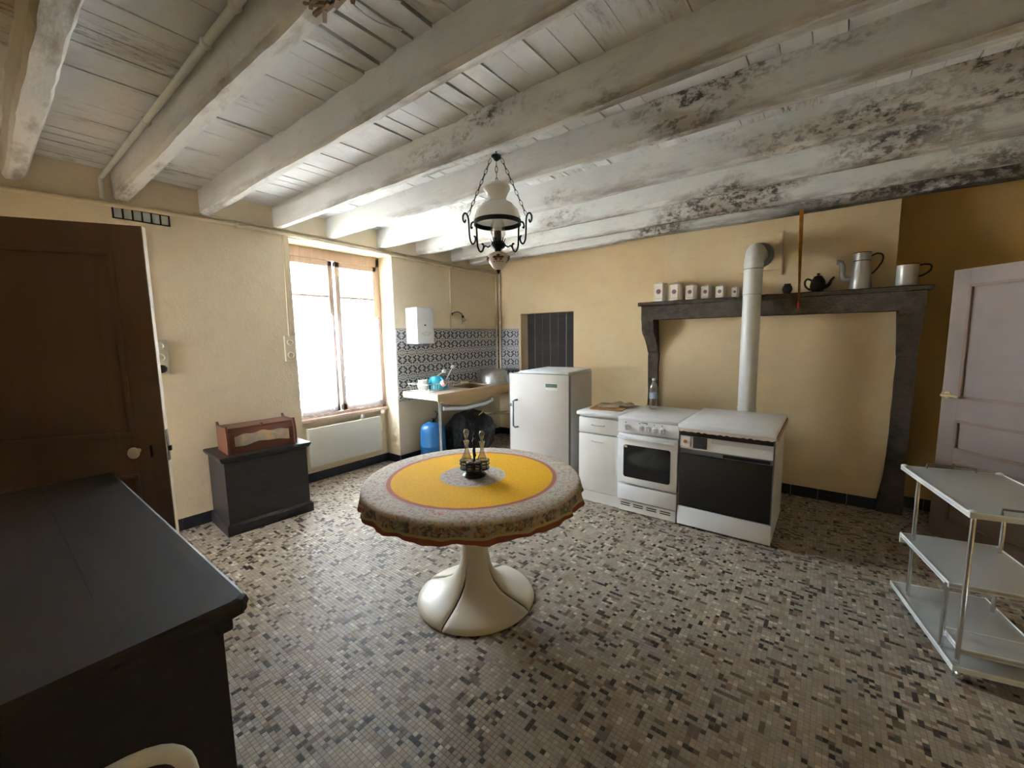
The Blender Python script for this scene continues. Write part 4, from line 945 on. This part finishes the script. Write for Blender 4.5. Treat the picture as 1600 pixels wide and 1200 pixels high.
# cruet set
CX_, CY_ = -1.60, 1.705
r = thing('cruet_stand', 'dark cruet stand in the middle of the yellow tablecloth', 'cruet stand', (CX_, CY_, TZ+.0012), yaw)
g = G(); g.lathe([(0, 0), (.066, 0), (.068, .006), (.060, .014), (.040, .022), (.034, .034), (0, .036)], 32); g.build('foot', M_black, r)
g = G()
for (x, y) in ((-.045, .012), (.045, .012), (-.022, -.045), (.022, -.045)):
    rr_ = .042 if abs(x) > .03 else .026
    g.lathe([(0, .034), (rr_-.004, .034), (rr_, .040), (rr_, .045), (0, .042)], 20, (x, y, 0))
g.build('tray', M_black, r)
g = G()
for (x, y, rr_) in ((-.045, .012, .041), (.045, .012, .041), (-.022, -.042, .024), (.022, -.042, .024)):
    for z in (.068, .086): g.tube([(x+rr_*math.cos(R(q)), y+rr_*math.sin(R(q)), z) for q in range(0, 360, 20)], .0035, 6, True)
    for q in (40, 130, 220, 310): g.tube([(x+rr_*math.cos(R(q)), y+rr_*math.sin(R(q)), .04), (x+rr_*math.cos(R(q)), y+rr_*math.sin(R(q)), .09)], .003, 6)
g.build('holder_rings', M_iron, r)
g = G(); g.tube([(0, 0, .036), (0, 0, .10), (0, 0, .13), (0, 0, .20), (0, 0, .245)], [.007, .006, .009, .005, .007], 8)
for i in range(10): z = .12+i*.012; g.ell((.006*math.cos(i*1.4), .006*math.sin(i*1.4), z), (.006, .006, .008), 8, 6)
g.tube([(0, 0, .24), (-.014, 0, .252), (-.012, 0, .268), (0, 0, .272), (.010, 0, .262), (0, 0, .245)], .004, 6); g.build('pole', M_iron, r)
def local(x, y): return (CX_+x*math.cos(yaw)-y*math.sin(yaw), CY_+x*math.sin(yaw)+y*math.cos(yaw))
for i, (x, lb) in enumerate(((-.045, 'taller glass cruet bottle with stopper, on the window side of the stand'), (.045, 'shorter glass cruet bottle with stopper, on the refrigerator side of the stand'))):
    lx, ly = local(x, .012); s_ = 1.0 if i == 0 else .95
    b = thing('cruet_bottle', lb, 'bottle', (lx, ly, TZ+.0465), 0, 'glass cruet bottles in the stand')
    g = G(); g.lathe([(0, 0), (.030*s_, 0), (.036*s_, .012), (.037*s_, .032), (.032*s_, .055), (.020*s_, .085*s_), (.0125, .105*s_), (.0115, .130*s_), (.014, .148*s_), (.017, .158*s_), (.0145, .158*s_), (.010, .13*s_), (.010, .108*s_), (.030*s_, .05), (.032*s_, .014), (0, .005)], 28); g.build('flask', M_clear, b)
    g = G(); g.lathe([(0, .135*s_), (.008, .14*s_), (.009, .160*s_), (.006, .168*s_), (.011, .185*s_), (.0155, .203*s_), (.0145, .217*s_), (.008, .226*s_), (0, .228*s_)], 24); g.build('stopper', M_clear, b)
for (x, lb) in ((-.022, 'small glass salt pot at the front left of the cruet stand'), (.022, 'small glass pepper pot at the front right of the cruet stand')):
    lx, ly = local(x, -.043); b = thing('shaker', lb, 'shaker', (lx, ly, TZ+.0465)); g = G(); g.lathe([(0, 0), (.018, 0), (.020, .01), (.0195, .034), (.017, .038)], 20); g.build('pot', M_clear, b); g = G(); g.lathe([(.0175, .037), (.018, .046), (.012, .052), (0, .053)], 20); g.build('cap', M_silver, b)

# ================================================================== HANGING LAMP
LX, LY = -1.597, 1.955
r = thing('hanging_lamp', 'hanging oil-style lamp with opal glass shade and black iron scrolls', 'lamp', (LX, LY, 0), yaw+R(2))
Zp = lambda p: 2.219-(p-347)/251.0          # heights taken along the lamp axis
g = G(); g.cyl((0, 0, Zp(253)), (0, 0, ZC+.01), .0045, n=8); g.tube([(0, 0, ZC), (0, 0, ZC-.02)], [.012, .008], 10); g.build('rod', M_iron, r)
hub = G(); hub.lathe([(0, Zp(250)), (.012, Zp(251)), (.030, Zp(254)), (.030, Zp(257)), (.014, Zp(260)), (0, Zp(262))], 16); hub = hub.build('hub', M_iron, r)
AZ = [R(8), R(172), R(90)]
for az in AZ:
    ch = G()
    a_ = Vector((.030*math.cos(az), .030*math.sin(az), Zp(257))); b_ = Vector((.176*math.cos(az), .176*math.sin(az), Zp(336))); n_ = 11; d = (b_-a_)/n_
    for i in range(n_):
        c0 = a_+d*(i+.5); dn = d.normalized(); sd = dn.cross(Vector((0, 0, 1))).normalized() if i % 2 else dn.cross(dn.cross(Vector((0, 0, 1)))).normalized()
        ch.tube([c0+dn*d.length*.62*math.cos(2*PI*q/10)+sd*.0075*math.sin(2*PI*q/10) for q in range(10)], .0018, 5, True)
    ch.build('chain', M_iron, r)['kind'] = 'stuff'
g = G(); g.lathe([(.066, Zp(294)), (.076, Zp(297)), (.078, Zp(300)), (.062, Zp(307)), (.052, Zp(313)), (.055, Zp(317)), (.090, Zp(322)), (.120, Zp(330)), (.134, Zp(340)), (.136, Zp(347)), (.132, Zp(347)), (.130, Zp(340)), (.116, Zp(331)), (.088, Zp(324)), (.050, Zp(318)), (.048, Zp(313)), (.058, Zp(306)), (.073, Zp(300)), (.066, Zp(294))], 48); g.build('glass_shade', M_opal, r)
g = G(); g.lathe([(.130, Zp(345)), (.139, Zp(345)), (.139, Zp(351)), (.130, Zp(351)), (.130, Zp(345))], 48); g.build('gallery_ring', M_iron, r)
for az in AZ:
    g = G(); e = Vector((math.cos(az), math.sin(az), 0)); Q = lambda x, p: e*x+Vector((0, 0, Zp(p)))
    g.tube(sm([Q(.190, 341), Q(.196, 345), Q(.205, 342), Q(.206, 336), Q(.196, 332), Q(.184, 333), Q(.175, 338), Q(.172, 346), Q(.170, 360), Q(.166, 370), Q(.156, 376), Q(.143, 376), Q(.134, 371), Q(.136, 366), Q(.144, 366)]), .0055, 6)
    g.tube(sm([Q(.150, 352), Q(.158, 354), Q(.157, 348), Q(.145, 345), Q(.132, 348), Q(.126, 355), Q(.124, 372), Q(.120, 382), Q(.108, 388), Q(.094, 387), Q(.086, 381), Q(.090, 377), Q(.098, 378)]), .0055, 6)
    g.tube([Q(.088, 383), Q(.075, 380), Q(.060, 382), Q(.045, 380), Q(.03, 382)], .005, 6)
    g.build('scroll_arm', M_iron, r)
g = G(); g.lathe([(0, Zp(360)), (.022, Zp(360)), (.022, Zp(373)), (.036, Zp(375)), (.046, Zp(379)), (.040, Zp(383)), (.020, Zp(386)), (.018, Zp(392)), (0, Zp(392))], 24)
for q in range(0, 360, 45): g.tube([(.036*math.cos(R(q)), .036*math.sin(R(q)), Zp(376)), (.044*math.cos(R(q)), .044*math.sin(R(q)), Zp(370))], .003, 5)
g.build('burner', M_black, r)
g = G(); g.ell((0, 0, Zp(352)), (.028, .028, .040), 20, 12); g.build('bulb', M_opal, r)
g = G(); g.lathe([(.030, Zp(373)), (.046, Zp(365)), (.046, Zp(356)), (.032, Zp(345)), (.026, Zp(330)), (.026, Zp(300))], 24); g.build('glass_chimney', M_clear, r)
fo = G(); fo.lathe([(0, Zp(389)), (.030, Zp(390)), (.055, Zp(393)), (.064, Zp(397)), (.060, Zp(402)), (.048, Zp(407)), (.036, Zp(412)), (.022, Zp(415)), (0, Zp(416))], 32); fo = fo.build('porcelain_font', M_porc, r)
k = NT('font_flower'); k.col(k.mix(k.ramp(k.noise(90, 3), .42, .6), (.30, .06, .06), (.03, .03, .05))).set(.35)
g = G()
for az in (-90, 0, 90, 180):
    base = Vector((math.cos(R(az)), math.sin(R(az)), 0)); sd = Vector((-base.y, base.x, 0))
    for q in range(12):
        rr_ = .040 if q % 2 else .022; a0_ = 2*PI*q/12
        pc = base*.0+sd*(math.cos(a0_)*rr_*.6)+Vector((0, 0, Zp(402)+math.sin(a0_)*rr_*.55))
        rad_ = .0605-.9*max(0, Zp(400)-pc.z)*1.0
        pp = (base*math.sqrt(max(1e-5, rad_**2-(math.cos(a0_)*rr_*.6)**2))+pc)
        g.ell(pp, (.011, .011, .007), 8, 5)
g.build('painted_flower', k.m, fo)
g = G(); g.lathe([(.008, Zp(415.5)), (.014, Zp(417)), (.006, Zp(418.5)), (.009, Zp(420)), (0, Zp(422))], 14); g.build('finial', M_iron, r)

# ================================================================== TROLLEY
tr_ = thing('serving_trolley', 'white three-tier serving trolley on chrome legs beside the pink door', 'trolley', (.632, 2.875, 0), R(12.1))
TWd, TLn = .205, .352        # half width, half length (local x, local y)
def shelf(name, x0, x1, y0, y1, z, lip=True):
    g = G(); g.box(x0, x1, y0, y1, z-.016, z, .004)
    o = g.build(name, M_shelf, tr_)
    if lip:
        q = G(); q.box(x0, x0+.006, y0, y1, z-.022, z+.005, .002); q.box(x1-.006, x1, y0, y1, z-.022, z+.005, .002); q.box(x0, x1, y0, y0+.006, z-.022, z+.003, .002); q.box(x0, x1, y1-.006, y1, z-.022, z+.003, .002); q.build('edging', M_sock_wht, o)
    return o
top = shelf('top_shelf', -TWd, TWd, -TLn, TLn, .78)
for (x, y) in ((-TWd+.013, -TLn+.013), (-TWd+.013, TLn-.013), (TWd-.013, -TLn+.013), (TWd-.013, TLn-.013)): g = G(); g.ell((x, y, .782), (.016, .016, .010), 12, 8); g.build('corner_cap', M_sock_wht, top)
for y in (-TLn+.02, TLn-.02):
    g = G(); g.tube([(-.10, y, .782), (-.10, y, .806), (.10, y, .806), (.10, y, .782)], .005, 8); g.build('rail', M_silver, top)
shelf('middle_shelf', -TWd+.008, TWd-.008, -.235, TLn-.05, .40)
g = G(); g.box(-TWd+.006, TWd-.006, TLn-.062, TLn-.05, .345, .40, .003); g.build('middle_back_lip', M_sock_wht, tr_)
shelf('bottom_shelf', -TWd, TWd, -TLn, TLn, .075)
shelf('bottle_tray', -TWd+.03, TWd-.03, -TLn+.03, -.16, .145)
for (x, y, z0, z1) in ((-TWd+.028, -TLn+.035, .05, .775), (TWd-.028, -TLn+.035, .05, .775), (-TWd+.035, .215, .05, .775), (TWd-.035, .215, .05, .775), (-TWd+.012, -.215, .07, .395), (TWd-.012, -.215, .07, .395)):
    g = G(); g.cyl((x, y, z0), (x, y, z1), .0095, n=14); g.build('leg', M_chrome, tr_)
for (x, y) in ((-TWd+.035, -TLn+.03), (TWd-.035, -TLn+.03), (-TWd+.035, TLn-.05), (TWd-.035, TLn-.05)):
    g = G(); g.ell((x, y, .024), (.017, .024, .024), 16, 10); g.cyl((x, y, .03), (x, y, .06), .007, n=10); g.build('caster', M_chrome, tr_)
